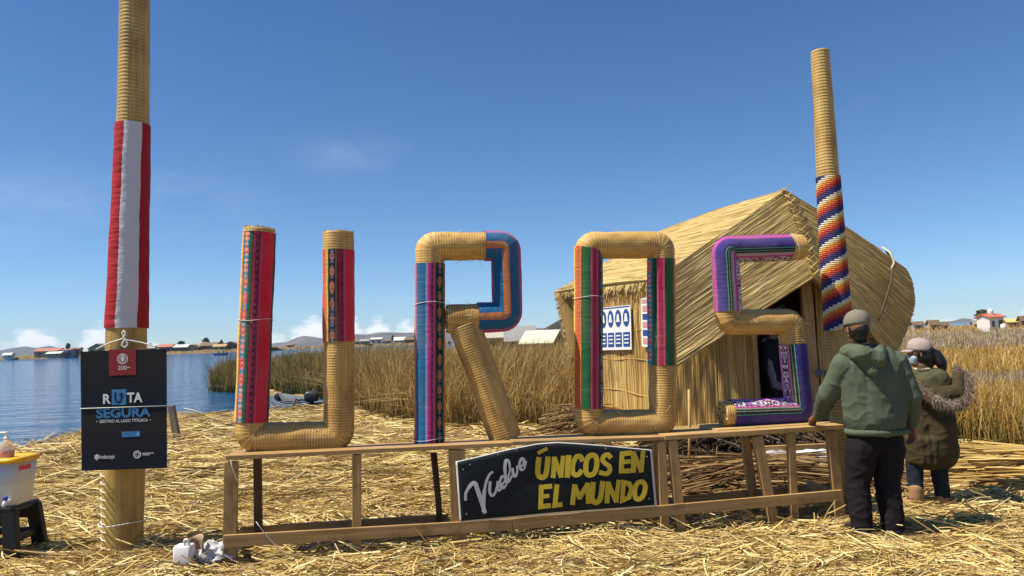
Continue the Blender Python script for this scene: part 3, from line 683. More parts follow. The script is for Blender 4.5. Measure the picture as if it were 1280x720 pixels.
def letter(name, label, px_pts, rad, closed, wraps, rings, off=.30, frac=1.02, leg=None):
    pts = [sp(x, y, off) for x, y in px_pts]
    cx_ = sum(p.x for p in pts) / len(pts); cy_ = sum(p.y for p in pts) / len(pts); uvf = Vector((-cx_ * .92, -cy_, .06)).normalized()
    b = min(pts, key=lambda p: p.z); root = thing(name, (sum(p.x for p in pts) / len(pts), sum(p.y for p in pts) / len(pts), b.z - rad), label, 'letter', 'reed letters on the stand')
    P, q = resample(fillet(pts, rad * frac, closed), .0052)
    sweep('reed_tube', P, q, rad, FRONT, BUNDLE, root, 36, closed, .021, .0019, .034)
    if not closed:
        for e_, t_ in ((P[0], P[0] - P[3]), (P[-1], P[-1] - P[-4])): reed_ends(e_, t_, rad, root)
    for p0, p1, m, flip, extra in wraps:
        s0 = arclen_at(P, q, sp(*p0, off)); s1 = arclen_at(P, q, sp(*p1, off)); s0, s1 = min(s0, s1), max(s0, s1)
        k = (q >= s0) & (q <= s1); kk = np.where(k)[0][::2]
        sweep('woven_cloth', P[kk], q[kk], rad + extra, FRONT, m, root, 48, False, 0, 0, .022, flip, False, True, uvfront=uvf)
    if leg:
        P2, q2 = resample([sp(x, y, off) for x, y in leg], .0052)
        sweep('slanting_leg', P2, q2 + 3.3, rad * 1.12, FRONT, BUNDLE, root, 36, False, .021, .0018, .034); reed_ends(P2[-1], P2[-1] - P2[-4], rad, root)
    bare = np.ones(len(q), bool)
    for p0, p1, m, flip, extra in wraps:
        s0 = arclen_at(P, q, sp(*p0, off)); s1 = arclen_at(P, q, sp(*p1, off)); bare &= ~((q > min(s0, s1) - .03) & (q < max(s0, s1) + .03))
    bi = np.where(bare)[0]; bi = bi[(bi > 4) & (bi < len(q) - 5)]; nf = 70; ii = rng.choice(bi, nf); Tq = P[np.minimum(ii + 2, len(P) - 1)] - P[ii - 2]; Tq /= np.linalg.norm(Tq, axis=1, keepdims=True)
    Ff = np.array(tuple(FRONT)); Lq = np.cross(Tq, Ff); g_ = rng.uniform(0, 6.28, nf)[:, None]; od = np.cos(g_) * Ff + np.sin(g_) * Lq; sg = rng.choice([-1, 1], nf)[:, None]; Lf = rng.uniform(.02, .09, nf)[:, None]
    B0 = P[ii] + od * rad * .98; cross_ = np.cross(Tq, od); mv = (Tq * sg * rng.uniform(.2, 1, nf)[:, None] + cross_ * rng.normal(0, .5, nf)[:, None])
    tag(link_mesh('loose_fibres', reeds_mesh('lf', np.stack([B0, B0 + mv * Lf * .5 + od * Lf * .12, B0 + mv * Lf + od * Lf * .45], 1), np.full(nf, .0014)), STRAW, root, False), kind='stuff')
    for px, py in rings:
        ring(P, q, arclen_at(P, q, sp(px, py, off)), rad + .0125, root, STRING)
    return root, P, q
CRIM, MAG, PINK, DPUR = (.66, .016, .05), (.34, .013, .065), (.50, .085, .15), (.07, .012, .03)
YEL, ORG_, GRN, DGRN, BLK, TEAL = (.72, .48, .05), (.60, .16, .03), (.012, .11, .035), (.010, .05, .022), (.012, .012, .016), (.02, .22, .36)
LBLU, ROYAL, PURP, LIL, WHTC = (.004, .105, .25), (.006, .075, .20), (.040, .026, .19), (.50, .09, .36), (.62, .55, .66)
U_L = cloth_stripes('red_awayo_wide', [(0, 'plain', (YEL,)), (.05, 'plain', (ORG_,)), (.09, 'motif', (TEAL, (.62, .10, .10), (.75, .35, .25), DGRN)), (.28, 'plain', (GRN,)), (.34, 'plain', (BLK,)), (.37, 'plain', (MAG,)), (.46, 'dots', (DPUR, (.45, .05, .12))), (.54, 'plain', (MAG,)), (.60, 'plain', (PINK,)), (.63, 'plain', (CRIM,)), (.95, 'plain', (DGRN,)), (.975, 'plain', (BLK,))])
U_R = cloth_stripes('red_awayo_narrow', [(0, 'plain', ((.60, .06, .05),)), (.07, 'plain', (ORG_,)), (.12, 'plain', (YEL,)), (.16, 'plain', (DGRN,)), (.20, 'motif', (BLK, (.42, .11, .06), (.10, .12, .28), BLK)), (.38, 'plain', ((.10, .08, .03),)), (.44, 'plain', (BLK,)), (.47, 'plain', (MAG,)), (.55, 'dots', (MAG, DPUR)), (.64, 'plain', (PINK,)), (.70, 'plain', (CRIM,)), (.97, 'plain', (PINK,))])
R_L = cloth_stripes('blue_awayo', [(0, 'plain', (ORG_,)), (.05, 'plain', (PINK,)), (.075, 'plain', (LBLU,)), (.39, 'plain', ((.12, .40, .60),)), (.42, 'plain', (LIL,)), (.48, 'plain', ((.40, .02, .18),)), (.56, 'dots', ((.40, .02, .18), DPUR)), (.64, 'plain', (PINK,)), (.70, 'plain', (DGRN,)), (.76, 'motif', (BLK, (.50, .13, .05), (.10, .20, .25), BLK)), (.92, 'plain', (GRN,)), (.96, 'plain', (ORG_,))])
R_B = cloth_stripes('blue_awayo_border', [(0, 'plain', ((.45, .03, .16),)), (.07, 'plain', ((.40, .10, .30),)), (.09, 'plain', (LBLU,)), (.40, 'plain', (ORG_,)), (.44, 'zig', ((.30, .05, .04), (.62, .30, .12))), (.58, 'plain', (ORG_,)), (.63, 'plain', (LBLU,)), (.95, 'plain', ((.45, .03, .16),))])
O_L = cloth_stripes('green_awayo', [(0, 'plain', (YEL,)), (.04, 'plain', (ORG_,)), (.07, 'zig', ((.40, .035, .02), ORG_)), (.22, 'plain', (ORG_,)), (.27, 'plain', (DGRN,)), (.31, 'plain', (GRN,)), (.58, 'plain', (BLK,)), (.60, 'plain', (PINK,)), (.66, 'plain', (MAG,)), (.80, 'plain', (PINK,)), (.84, 'plain', (MAG,)), (.87, 'plain', (DGRN,)), (.92, 'motif', (BLK, TEAL, ORG_, DGRN))])
O_R = cloth_stripes('green_awayo_flowers', [(0, 'motif', (TEAL, (.60, .10, .12), (.72, .40, .40), TEAL)), (.17, 'plain', (GRN,)), (.24, 'plain', (DGRN,)), (.32, 'plain', (PINK,)), (.37, 'plain', (MAG,)), (.52, 'plain', (PINK,)), (.60, 'plain', (BLK,)), (.63, 'plain', (GRN,)), (.91, 'plain', (ORG_,)), (.97, 'plain', (YEL,))])
S_A = cloth_stripes('purple_awayo', [(0, 'plain', ((.33, .035, .22),)), (.09, 'plain', ((.50, .12, .38),)), (.115, 'plain', ((.33, .035, .22),)), (.17, 'plain', (PURP,)), (.50, 'plain', (BLK,)), (.53, 'plain', ((.08, .32, .26),)), (.565, 'plain', (BLK,)), (.62, 'plain', ((.10, .22, .16),)), (.65, 'plain', (BLK,)), (.70, 'plain', ((.26, .24, .20),)), (.75, 'plain', ((.50, .30, .36),)), (.80, 'plain', ((.48, .05, .25),)), (.87, 'flor', (WHTC, DPUR, (.40, .05, .25)))])
S_B = cloth_stripes('purple_awayo_flowers', [(0, 'plain', ((.30, .03, .25),)), (.05, 'plain', (PURP,)), (.44, 'plain', (BLK,)), (.46, 'plain', ((.10, .36, .30),)), (.49, 'plain', (BLK,)), (.58, 'plain', ((.25, .28, .22),)), (.61, 'plain', ((.02, .05, .03),)), (.67, 'plain', ((.32, .30, .24),)), (.71, 'plain', ((.48, .05, .25),)), (.76, 'flor', (WHTC, DPUR, (.30, .10, .40))), (.95, 'plain', (LIL,))])
letter('reed_letter', 'reed letter U with crimson woven cloth on both uprights, leftmost letter', [(324.5, 286), (313.5, 547), (424, 546.5), (423, 291)], .120, False,
       [((324, 292), (315, 527), U_L, True, .007), ((423, 313), (424, 427), U_R, False, .006)], [(319, 400), (324.8, 288.5)], frac=.50)
letter('reed_letter', 'reed letter R in bright blue woven cloth with a bare slanting leg', [(537, 556), (537.5, 308), (632, 307.5), (634.5, 396), (559, 398.5)], .1165, False,
       [((537, 330), (537, 555), R_L, False, .007), ((606, 308), (597, 397), R_B, False, .009)], [(537, 379), (537, 548)], frac=.38, leg=[(580, 406), (606, 474), (632, 549)])
letter('reed_letter', 'reed letter O in green and pink woven cloth with bare top and bottom', [(735.5, 529), (735.5, 306.5), (826, 306.5), (828.5, 529)], .115, True,
       [((735, 311), (735, 510), O_L, False, .006), ((826, 324), (828, 457), O_R, True, .006)], [(735, 372)], frac=.45)
letter('reed_letter', 'reed letter S in purple woven cloth with a bare middle bar, rightmost letter', [(1002, 309), (906, 312), (911, 403), (988, 402), (999, 513.5), (903, 517)], .1105, False,
       [((985, 310), (910, 390), S_A, True, .008), ((991, 430), (912, 517), S_B, False, .008)], [(990, 310)], frac=.38)

# ------------------------------------------------------------------ the timber stand
stand = thing('display_stand', (0.3, 6.1, 0), 'long low pine batten stand carrying the four reed letters', 'stand')
def zat(px, py, off, z):                       # where the upright line through a pixel meets height z
    p = sp(px, py, off); return Vector((p.x, p.y, z))
def ground_z(p): return float(hgt(np.array([p.x]), np.array([p.y]))[0])
def post(pt, pb, off, w, d, m=WOOD, name='post', round_=False):
    a = sp(*pt, off); b = sp(*pb, off); b = b + (b - a).normalized() * .0
    gz = ground_z(b) - .12
    if b.z > gz: b = b + (b - a) * ((b.z - gz) / max(.01, a.z - b.z))
    q = MB()
    if round_: q.tube([b, (a + b) / 2 + DS * .012, a], [w * .5, w * .45, w * .48], 10).build(name, m, stand, True)
    else: q.bar(b, a, w, d).build(name, m, stand, False, .004)
fposts = [((289.5, 577), (287, 704), .095), ((446, 568), (446, 698), .068), ((566.5, 562), (571, 690), .075), ((576, 562), (579, 690), .055), ((826, 551), (831, 664), .068), ((840, 550), (851, 662), .075), ((946, 545), (967, 655), .082), ((1038, 538), (1049, 644), .085), ((988, 541), (992, 641), .062)]
for i, (a, b, w) in enumerate(fposts): post(a, b, .03, w, .05)
for a, b, w, rd in (((322, 572), (323, 665), .062, False), ((542, 566), (548, 652), .058, True), ((718, 556), (722, 668), .062, False), ((820, 552), (818, 640), .05, False), ((931, 547), (944, 640), .075, False)):
    post(a, b, .50, w, .05, WOODD if a[0] < 600 else WOOD, 'post', rd)
def plank(pts, off0, off1, th, m=WOOD, name='top_plank'):
    q = MB(); (xa, ya), (xb, yb) = pts
    a = sp(xa, ya, off0); b = sp(xb, yb, off0); mid = (off1 - off0)
    q.bar(a + NS * mid / 2, b + NS * mid / 2, mid, th, NS).build(name, m, stand, False, .003)
plank(((282, 572.5), (640, 555.5)), 0.0, .14, .032); plank(((640.5, 554.3), (830, 548.2)), 0.004, .144, .03); plank(((831, 547.5), (1055, 533.5)), 0.0, .15, .036, WOODL)
plank(((286, 568.5), (642, 552)), .42, .56, .032); plank(((643, 551), (1048, 531)), .42, .56, .032)
plank(((288, 570.5), (640, 554)), .20, .37, .03); plank(((640.8, 552.6), (1040, 533)), .20, .37, .03)
plank(((897, 539.5), (1034, 531)), .10, .52, .030, WOODL, 'letter_base_plank')
plank(((898, 544), (1036, 535.5)), .012, .06, .038, WOODL, 'letter_base_batten')
def rail(a, b, off, h, d=.028, m=WOOD):
    pa, pb = sp(*a, off), sp(*b, off); q = MB(); q.bar(pa, pb, h, d, (0, 0, 1)).build('rail', m, stand, False, .003)
rail((280, 676.5), (640, 655.5), -.012, .088); rail((640.5, 655.0), (1052, 618.5), -.012, .085)
rail((300, 664), (560, 648), .545, .07); rail((815, 629), (1044, 608), .54, .07)
pa, pb = sp(288, 672, .0), sp(318, 664, .5)
MB().bar(sp(289, 668, .06), sp(296, 664, .52), .075, .025, (0, 0, 1)).build('side_rail', WOOD, stand, False, .003)
MB().bar(sp(1046, 618, .06), sp(1046, 618, .06) + NS * .45, .075, .025, (0, 0, 1)).build('side_rail', WOOD, stand, False, .003)
# white twine hanging off the stand
for pts in (((288, 575), (292, 590), (300, 607)), ((320, 652), (335, 672), (355, 692), (375, 706)), ((275, 690), (295, 703), (318, 709))):
    MB().tube(resample([sp(x, y, -.03) for x, y in pts], .05)[0], .0028, 5).build('twine', STRING, stand, True)

# ------------------------------------------------------------------ banner
ban = thing('banner', sp(698, 640, -.045), 'black vinyl banner with white and yellow lettering tied to the stand front', 'banner')
BOFF = -.045
def bpt(zx, zy, lift=0.0): return sp(540 + zx / 3.6, 520 + zy / 3.6, BOFF - lift)      # coordinates measured on an enlarged view
top = [(106, 205), (200, 184), (330, 152), (470, 124), (560, 117), (650, 122), (780, 132), (990, 152)]
bot = [(125, 481), (330, 463), (560, 442), (800, 424), (1012, 407)]
tx = np.array(top, float); bx = np.array(bot, float)
def btop(f): x = 106 + f * (990 - 106); return x, np.interp(x, tx[:, 0], tx[:, 1])
def bbot(f): x = 125 + f * (1012 - 125); return x, np.interp(x, bx[:, 0], bx[:, 1])
def bwave(f, g): return .010 * math.sin(f * 9 + g * 3) * (1 - abs(2 * g - 1)) + .006 * math.sin(f * 23 - g * 5) * math.exp(-g * 3)
def bsheet(name, f0, f1, g0, g1, lift, m, nf=60, ng=14):
    V, UV = [], []
    for j in range(ng + 1):
        for i in range(nf + 1):
            f = f0 + (f1 - f0) * i / nf; gg = g0 + (g1 - g0) * j / ng; a, b = btop(f), bbot(f)
            V.append(bpt(a[0] + (b[0] - a[0]) * gg, a[1] + (b[1] - a[1]) * gg, lift + bwave(f, gg))); UV.append((f, gg))
    Fc = [(j * (nf + 1) + i, j * (nf + 1) + i + 1, (j + 1) * (nf + 1) + i + 1, (j + 1) * (nf + 1) + i) for j in range(ng) for i in range(nf)]
    return V, UV, Fc
def vinyl(t):
    n = t.noise(t.coord('Object'), 3.5, 4); setc(t, t.mix(n, (.010, .013, .018), (.020, .024, .028)), .55, t.bump(t.noise(t.mapv(t.coord('Object'), (5, 5, 9)), 1, 3), .35, .02))
BLACKV = mat('black_vinyl', vinyl); BLACKV.node_tree.nodes['Principled BSDF'].inputs['Specular IOR Level'].default_value = .12; WHV = plain('white_vinyl', (.62, .60, .60), .45, .08, 6); YV = plain('yellow_print', (.60, .44, .035), .45, .1, 6); WPRINT = plain('white_print', (.66, .66, .68), .5, .05, 6)
V, UV, Fc = bsheet('border', 0, 1, 0, 1, 0.0, None); sheet('white_border', V, UV, Fc, WHV, ban, .003)
V, UV, Fc = bsheet('field', .008, .989, .012, .972, .004, None); sheet('black_field', V, UV, Fc, BLACKV, ban, .002)
def ribbon(lines, width, fn, lift, smooth_n=6, cap=True, seed=1):
    """flat brush strokes; fn maps a 2D point and a lift to the place; every stroke lies a hair above the last"""
    V, Fc, UV = [], [], []
    rr = random.Random(seed)
    for si, (pts, wd, curved) in enumerate(lines):
        P = [np.array(p, float) for p in pts]
        if curved and len(P) > 2:
            out = []
            cl = np.allclose(P[0], P[-1])
            for i in range(len(P) - 1):
                p0 = P[i - 1] if i > 0 else (P[-2] if cl else P[0]); p1, p2 = P[i], P[i + 1]; p3 = P[i + 2] if i + 2 < len(P) else (P[1] if cl else P[-1])
                for k in range(smooth_n):
                    t = k / smooth_n; out.append(.5 * ((2 * p1) + (-p0 + p2) * t + (2 * p0 - 5 * p1 + 4 * p2 - p3) * t * t + (-p0 + 3 * p1 - 3 * p2 + p3) * t ** 3))
            out.append(P[-1]); P = out
        n = len(P); base = len(V); zl = lift + .0005 * si
        cl = np.allclose(P[0], P[-1])
        for i, p in enumerate(P):
            a = P[i - 1] if i > 0 else (P[-2] if cl else None); b = P[i + 1] if i + 1 < n else (P[1] if cl else None)
            d0 = (p - a) if a is not None else (b - p); d1 = (b - p) if b is not None else (p - a)
            d0 = d0 / (np.linalg.norm(d0) + 1e-9); d1 = d1 / (np.linalg.norm(d1) + 1e-9)
            n0 = np.array([-d0[1], d0[0]]); n1 = np.array([-d1[1], d1[0]]); mm = n0 + n1; mm /= np.linalg.norm(mm) + 1e-9
            w = (wd[min(i * len(wd) // n, len(wd) - 1)] if isinstance(wd, (list, tuple)) else wd) / 2; w = w / max(.55, float(mm @ n0))
            ext = np.zeros(2)
            if a is None and cap: ext = -d1 * w * .45
            if b is None and cap: ext = d0 * w * .45
            for sgn in (-1, 1):
                q = p + mm * sgn * w + ext; V.append(fn(q[0], q[1], zl)); UV.append((0, 0))
        for i in range(n - 1): Fc.append((base + 2 * i, base + 2 * i + 1, base + 2 * i + 3, base + 2 * i + 2))
    return V, UV, Fc
def bprint(zx, zy, lift):
    # follow the waving vinyl
    f = (zx - 106) / 890; t0 = btop(f)[1]; b0 = bbot(f)[1]; g = (zy - t0) / (b0 - t0); return bpt(zx, zy, lift + bwave(f, min(1, max(0, g))))
vu = [([(151, 378), (153, 345), (176, 308), (193, 302), (204, 330), (222, 385), (238, 434)], [13, 17, 20, 18], True), ([(232, 428), (233, 360), (243, 300), (259, 263), (273, 252)], [17, 12, 10], True),
      ([(262, 296), (259, 335), (268, 358), (284, 346), (297, 300)], [13, 12, 10], True), ([(297, 296), (296, 325), (305, 334), (322, 312)], [14, 11, 8], True),
      ([(308, 312), (326, 296), (328, 276), (316, 272), (306, 296), (312, 322), (328, 320), (345, 280)], [9, 12, 11, 8], True),
      ([(334, 300), (350, 248), (346, 205), (333, 200), (328, 240), (336, 288), (347, 294), (360, 268)], [8, 10, 15, 13, 9], True),
      ([(362, 236), (366, 262), (374, 272), (384, 250), (383, 226), (390, 228)], [12, 12, 10, 8], True), ([(390, 226), (408, 222), (414, 200), (404, 192), (394, 212), (400, 240), (414, 238), (424, 204)], [9, 13, 12, 8], True)]
V, UV, Fc = ribbon(vu, 14, bprint, .0092); sheet('white_script', V, UV, Fc, WPRINT, ban, smooth=False)
YW = 24
yl = [([(480, 166), (516, 147)], 16, False), ([(481, 190), (476, 245), (483, 272), (502, 275), (514, 255), (522, 188)], YW, True),
      ([(545, 274), (551, 188)], 22, False), ([(551, 190), (581, 272)], 22, False), ([(581, 272), (590, 184)], 20, False), ([(615, 182), (609, 272)], 25, False),
      ([(676, 200), (668, 182), (650, 184), (636, 210), (632, 245), (642, 264), (660, 262), (672, 246)], 22, True),
      ([(718, 176), (700, 190), (692, 225), (696, 258), (714, 266), (734, 250), (742, 210), (736, 182), (718, 176)], 23, True),
      ([(803, 186), (792, 174), (774, 180), (768, 198), (780, 214), (797, 226), (800, 246), (785, 260), (757, 254)], 21, True),
      ([(896, 166), (855, 170), (852, 248), (894, 246)], 22, False), ([(856, 208), (889, 204)], 19, False),
      ([(907, 250), (906, 164)], 22, False), ([(906, 166), (942, 248)], 22, False), ([(942, 248), (950, 158)], 20, False),
      ([(536, 316), (492, 320), (489, 408), (530, 403)], 22, False), ([(493, 363), (524, 359)], 19, False), ([(562, 312), (553, 402), (582, 398)], 22, False),
      ([(632, 396), (642, 312)], 22, False), ([(642, 314), (664, 368)], 21, False), ([(664, 368), (700, 306)], 21, False), ([(700, 306), (704, 390)], 22, False),
      ([(726, 302), (720, 360), (726, 384), (742, 388), (758, 368), (768, 298)], YW, True), ([(787, 388), (793, 300)], 22, False), ([(793, 302), (829, 384)], 22, False), ([(829, 384), (840, 292)], 20, False),
      ([(856, 380), (862, 298), (888, 304), (898, 330), (886, 366), (856, 380)], 21, False),
      ([(938, 296), (920, 308), (912, 340), (916, 368), (932, 374), (950, 358), (960, 322), (952, 300), (938, 296)], 22, True)]
V, UV, Fc = ribbon(yl, 22, bprint, .0092); sheet('yellow_lettering', V, UV, Fc, YV, ban, smooth=False)
ey = MB()
for zx, zy in ((140, 240), (155, 440), (296, 172), (170, 218), (555, 458), (967, 182), (976, 372), (690, 428), (380, 150), (780, 146)):
    c = bprint(zx, zy, .010); ey.tube([c, c + FRONT * .004], .006, 8)
ey.build('eyelets', plain('eyelet_metal', (.5, .5, .5), .3, metal=1), ban)

# ------------------------------------------------------------------ reed poles
def pole(name, label, px_pts, d, radii, per, wraps, squash=1.0, smooth_from=None):
    pts = [at(x, y, d) for x, y in px_pts]; front = Vector((-pts[-1].x * .85, -pts[-1].y, 0)).normalized(); g0 = pts[-1]; root = thing(name, (g0.x, g0.y, 0), label, 'pole')
    radii = [x_ * math.cos(math.atan2(abs(pts[-1].x), pts[-1].y)) * 1.01 for x_ in radii]
    P, q = resample(pts, per / 4.0); rf = lambda s: np.interp(s, np.linspace(0, q[-1], len(radii)), radii)
    vm = arclen_at(P, q, at(*smooth_from, d)) if smooth_from else None
    sweep('reed_shaft', P, q, 0, front, bundle('bound_reed_' + name, (1.0, 1.06, 1.06), per, vm), root, 36, False, per, .0035, .012, rfun=rf, squash=squash, rings=vm)
    for p0, p1, m, extra, nm, w in wraps:
        s0 = arclen_at(P, q, at(*p0, d)); s1 = arclen_at(P, q, at(*p1, d)); k = np.where((q >= min(s0, s1)) & (q <= max(s0, s1)))[0]
        sweep(nm, P[k], q[k], 0, front, m, root, 48, False, 0, 0, w, True, False, True, rfun=lambda s: rf(s) + extra, squash=squash)
    return root, P, q
def flagf(t):
    u, v, _ = t.sep(t.coord('UV')); wv = t.m('MULTIPLY', t.m('SUBTRACT', t.noise(t.comb(t.m('MULTIPLY', v, 3.2), 0.0, 0.0), 1.0, 3), .5), .10)
    c = t.ramp(t.m('ADD', u, wv), [(0, (.36, .014, .022)), (.27, (.56, .56, .62)), (.76, (.34, .012, .022)), (1, (.34, .012, .022))], 'CONSTANT')
    wr = t.noise(t.comb(t.m('MULTIPLY', u, 3.0), t.m('MULTIPLY', v, 9), 0.0), 1.0, 4); wr2 = t.noise(t.comb(t.m('MULTIPLY', u, 1.0), t.m('MULTIPLY', v, 26), 3.0), 1.0, 2)
    edge = t.m('LESS_THAN', u, .3)
    setc(t, c, .8, t.bump(t.m('ADD', wr, t.m('MULTIPLY', t.m('MULTIPLY', wr2, edge), .8)), .45, .025))
FLAG = mat('red_white_flag', flagf)
lp, LP, LQ = pole('flag_pole', 'tall thick reed pole wrapped in a red and white flag, by the dark sign', [(171, -120), (168.5, 0), (166.5, 150), (158, 420), (154, 640), (153, 700)], 6.02, [.122, .128, .137, .150, .170, .172, .168], .030, [((166, 157), (157.5, 410), FLAG, .012, 'flag_cloth', .02)], smooth_from=(158, 412))
# coarse side lashings low on the pole
for i, py in enumerate(np.linspace(592, 690, 11)):
    c = at(130, py, 5.98); pts = [c + Vector((x, y, z)) for x, y, z in ((-.005, .06, .0), (-.012, -.03, .002), (.05, -.125, 0.003), (.10, -.155, 0))]
    MB().tube(resample(pts, .02)[0], .0042, 5).build('lashing', STRING, lp, True)
c0 = at(154, 651, 6.02)
pts = [c0 + Vector((.176 * math.sin(a), -.176 * math.cos(a), .01 * math.sin(a * 2))) for a in np.linspace(0, 2 * math.pi, 30)]; MB().tube(pts, .004, 5, cap=False).build('string', STRING, lp, True)
def wiphf(t):
    u, v, _ = t.sep(t.coord('UV')); ang = t.m('DIVIDE', t.m('ARCSINE', t.m('MAXIMUM', t.m('MINIMUM', t.m('SUBTRACT', t.m('MULTIPLY', u, 2), 1), .999), -.999)), 3.14159)
    i = t.m('FLOOR', t.m('MULTIPLY', ang, 10.0)); j = t.m('FLOOR', t.m('DIVIDE', v, .0175))
    ph = t.m('MODULO', t.m('ADD', t.m('ADD', i, j), 1100), 11.0)
    WH, YE, OR, RE, PU, BL = (.62, .56, .42), (.62, .38, .05), (.60, .15, .02), (.40, .03, .02), (.13, .015, .05), (.018, .022, .12)
    seq = [WH, WH, YE, OR, OR, RE, RE, PU, BL, BL, BL]
    c = t.ramp(t.m('ADD', t.m('DIVIDE', ph, 11.0), .02), [(k / 11, seq[k]) for k in range(11)], 'CONSTANT')
    fv = t.m('FRACT', t.m('DIVIDE', v, .0175)); row = t.m('LESS_THAN', fv, .14)
    c = t.mix(t.m('MULTIPLY', row, .45), c, (.02, .015, .02)); setc(t, c, .75, t.bump(t.m('ABSOLUTE', t.m('SUBTRACT', fv, .5)), .6, -.02))
WIPH = mat('stepped_rainbow_weave', wiphf)
pole('rainbow_pole', 'reed pole with a stepped rainbow checked wrap, right of the letters', [(1025, 64), (1035, 221), (1049, 430), (1063, 648), (1065, 680)], 6.62, [.085, .1, .112, .124, .128, .128], .028, [((1035, 221), (1047, 413), WIPH, .010, 'woven_wrap', .01)])
cc = at(1046.5, 413.5, 6.62)

# ------------------------------------------------------------------ sign on the left pole
SD = 5.80
sgn = thing('sign_board', at(154, 587, SD), 'dark two-panel sign reading RUTA SEGURA hung on the flag pole', 'sign')
TLc, TRc, BLc, BRc = at(100.5, 439.5, SD), at(207.5, 436, SD), at(102, 588.5, SD - .03), at(208, 585, SD - .03)
def spt(zx, zy, lift=0.0):                     # coordinates measured on an enlarged view of the sign
    u = (zx - 38) / 384; v = (zy - 145) / 533; p = TLc.lerp(TRc, u).lerp(BLc.lerp(BRc, u), v); return p + Vector((0, -lift, 0))
def signf(t):
    x, y, z = t.sep(t.coord('Generated')); n = t.noise(t.mapv(t.coord('Object'), (3, 3, 9)), 1.0, 4)
    c = t.ramp(z, [(0, (.008, .011, .024)), (.45, (.013, .015, .022)), (.75, (.020, .019, .019)), (1, (.014, .014, .015))])
    c = t.mix(t.m('MULTIPLY', n, .4), c, (.024, .022, .022)); t.b.inputs['Specular IOR Level'].default_value = .12; setc(t, c, .5, t.bump(t.noise(t.coord('Object'), 5, 2), .1, .01))
SIGNM = mat('printed_dark_board', signf)
sb = MB(); sb.poly([spt(38, 145), spt(422, 145), spt(422, 400), spt(38, 400)][::-1], .012, (0, -1, 0)); sb.build('panel', SIGNM, sgn)
sb = MB(); sb.poly([spt(38, 403), spt(422, 403), spt(422, 678), spt(38, 678)][::-1], .012, (0, -1, 0)); sb.build('panel', SIGNM, sgn)
SBLUE = plain('sky_blue_print', (.035, .17, .36), .4, .06); SWHITE = plain('white_board_print', (.62, .64, .66), .4, .05); SRED = plain('red_print', (.21, .018, .018), .4, .1); SNAVY = plain('navy_print', (.01, .02, .05), .4)
def flat(name, pts, m, lift, parent=sgn, fn=None):
    q = MB(); q.poly([(fn or spt)(x, y, lift) for x, y in pts][::-1]); return q.build(name, m, parent)
def text(name, s, rect, m, lift, parent=sgn, fn=None, bold=.0):
    cu = bpy.data.curves.new('t', 'FONT'); cu.body = s; cu.offset = bold; cu.resolution_u = 4; o = bpy.data.objects.new('t', cu); COL.objects.link(o)
    dg = bpy.context.evaluated_depsgraph_get(); dg.update(); me = bpy.data.meshes.new_from_object(o.evaluated_get(dg)); bpy.data.objects.remove(o)
    co = np.array([tuple(v.co) for v in me.vertices]); lo, hi = co.min(0), co.max(0); x0, y0, x1, y1 = rect
    for v, c in zip(me.vertices, co):
        v.co = (fn or spt)(x0 + (c[0] - lo[0]) / (hi[0] - lo[0]) * (x1 - x0), y1 - (c[1] - lo[1]) / (hi[1] - lo[1]) * (y1 - y0), lift)
    return link_mesh(name, me, m, parent, False)
flat('red_ribbon', [(166, 140.5), (288, 140.5), (288, 258), (227, 246), (166, 258)][0:2] + [(288, 258), (166, 258)], SRED, .003)
def ringpts(cx, cy, r0_, r1_, n=28):
    V, Fc, UV = [], [], []
    for i in range(n):
        a = 2 * math.pi * i / n
        for r in (r0_, r1_): V.append((cx + r * math.cos(a), cy + r * math.sin(a)))
    return V, [(2 * i, 2 * i + 1, (2 * i + 3) % (2 * n), (2 * i + 2) % (2 * n)) for i in range(n)]
def ringp(name, cx, cy, a, b, m, lift):
    V, Fc = ringpts(cx, cy, a, b); sheet(name, [spt(x, y, lift) for x, y in V], [(0, 0)] * len(V), Fc, m, sgn, smooth=False)
ringp('emblem_ring', 228, 184, 21, 24, SWHITE, .0045); ringp('emblem_ring', 228, 184, 14.5, 17, SWHITE, .0045)
flat('emblem_crest', [(219, 176), (237, 176), (235, 190), (228, 196), (221, 190)], SWHITE, .0045); flat('emblem_crest', [(221, 166), (235, 166), (232, 173), (224, 173)], SWHITE, .0046)
text('anniversary_number', '200', (207, 215, 247, 234), SWHITE, .0045); flat('number_stroke', [(249, 222), (261, 222), (261, 225), (249, 225)], SWHITE, .0045)
text('white_title', 'R', (139, 340, 174, 384), SWHITE, .004, bold=.03); flat('blue_square', [(178, 321), (243, 321), (243, 391), (178, 391)], SBLUE, .003)
V, UV, Fc = ribbon([([(194, 336), (194, 362), (203, 378), (216, 376), (222, 360), (222, 346)], 9, True), ([(213, 350), (222, 339), (231, 350)], 7, False)], 9, spt, .0045); sheet('arrow_letter', V, UV, Fc, SNAVY, sgn, smooth=False)
text('white_title', 'TA', (247, 337, 316, 382), SWHITE, .004, bold=.03)
text('blue_title', 'SEGURA', (108, 404, 353, 448), SBLUE, .004, bold=.035)
text('subtitle', '•  DESTINO AL LAGO TITICACA  •', (108, 455, 354, 469), SWHITE, .004, bold=.01)
flat('blue_bar', [(222, 511), (305, 510), (305, 535), (222, 536)], SBLUE, .003)
text('bar_arrow', '»', (290, 517, 299, 528), SWHITE, .0045)
text('white_logo', 'Indecopi', (122, 610, 188, 633), SWHITE, .004, bold=.008)
for x0, x1, y0, y1 in ((99, 104, 610, 628), (106, 111, 606, 634), (113, 118, 610, 628)): flat('logo_mark', [(x0, y0), (x1, y0), (x1, y1), (x0, y1)], SWHITE, .004)
ringp('round_seal', 291, 614, 13, 17, SWHITE, .004); ringp('round_seal', 292, 614, 6.5, 9, SWHITE, .004)
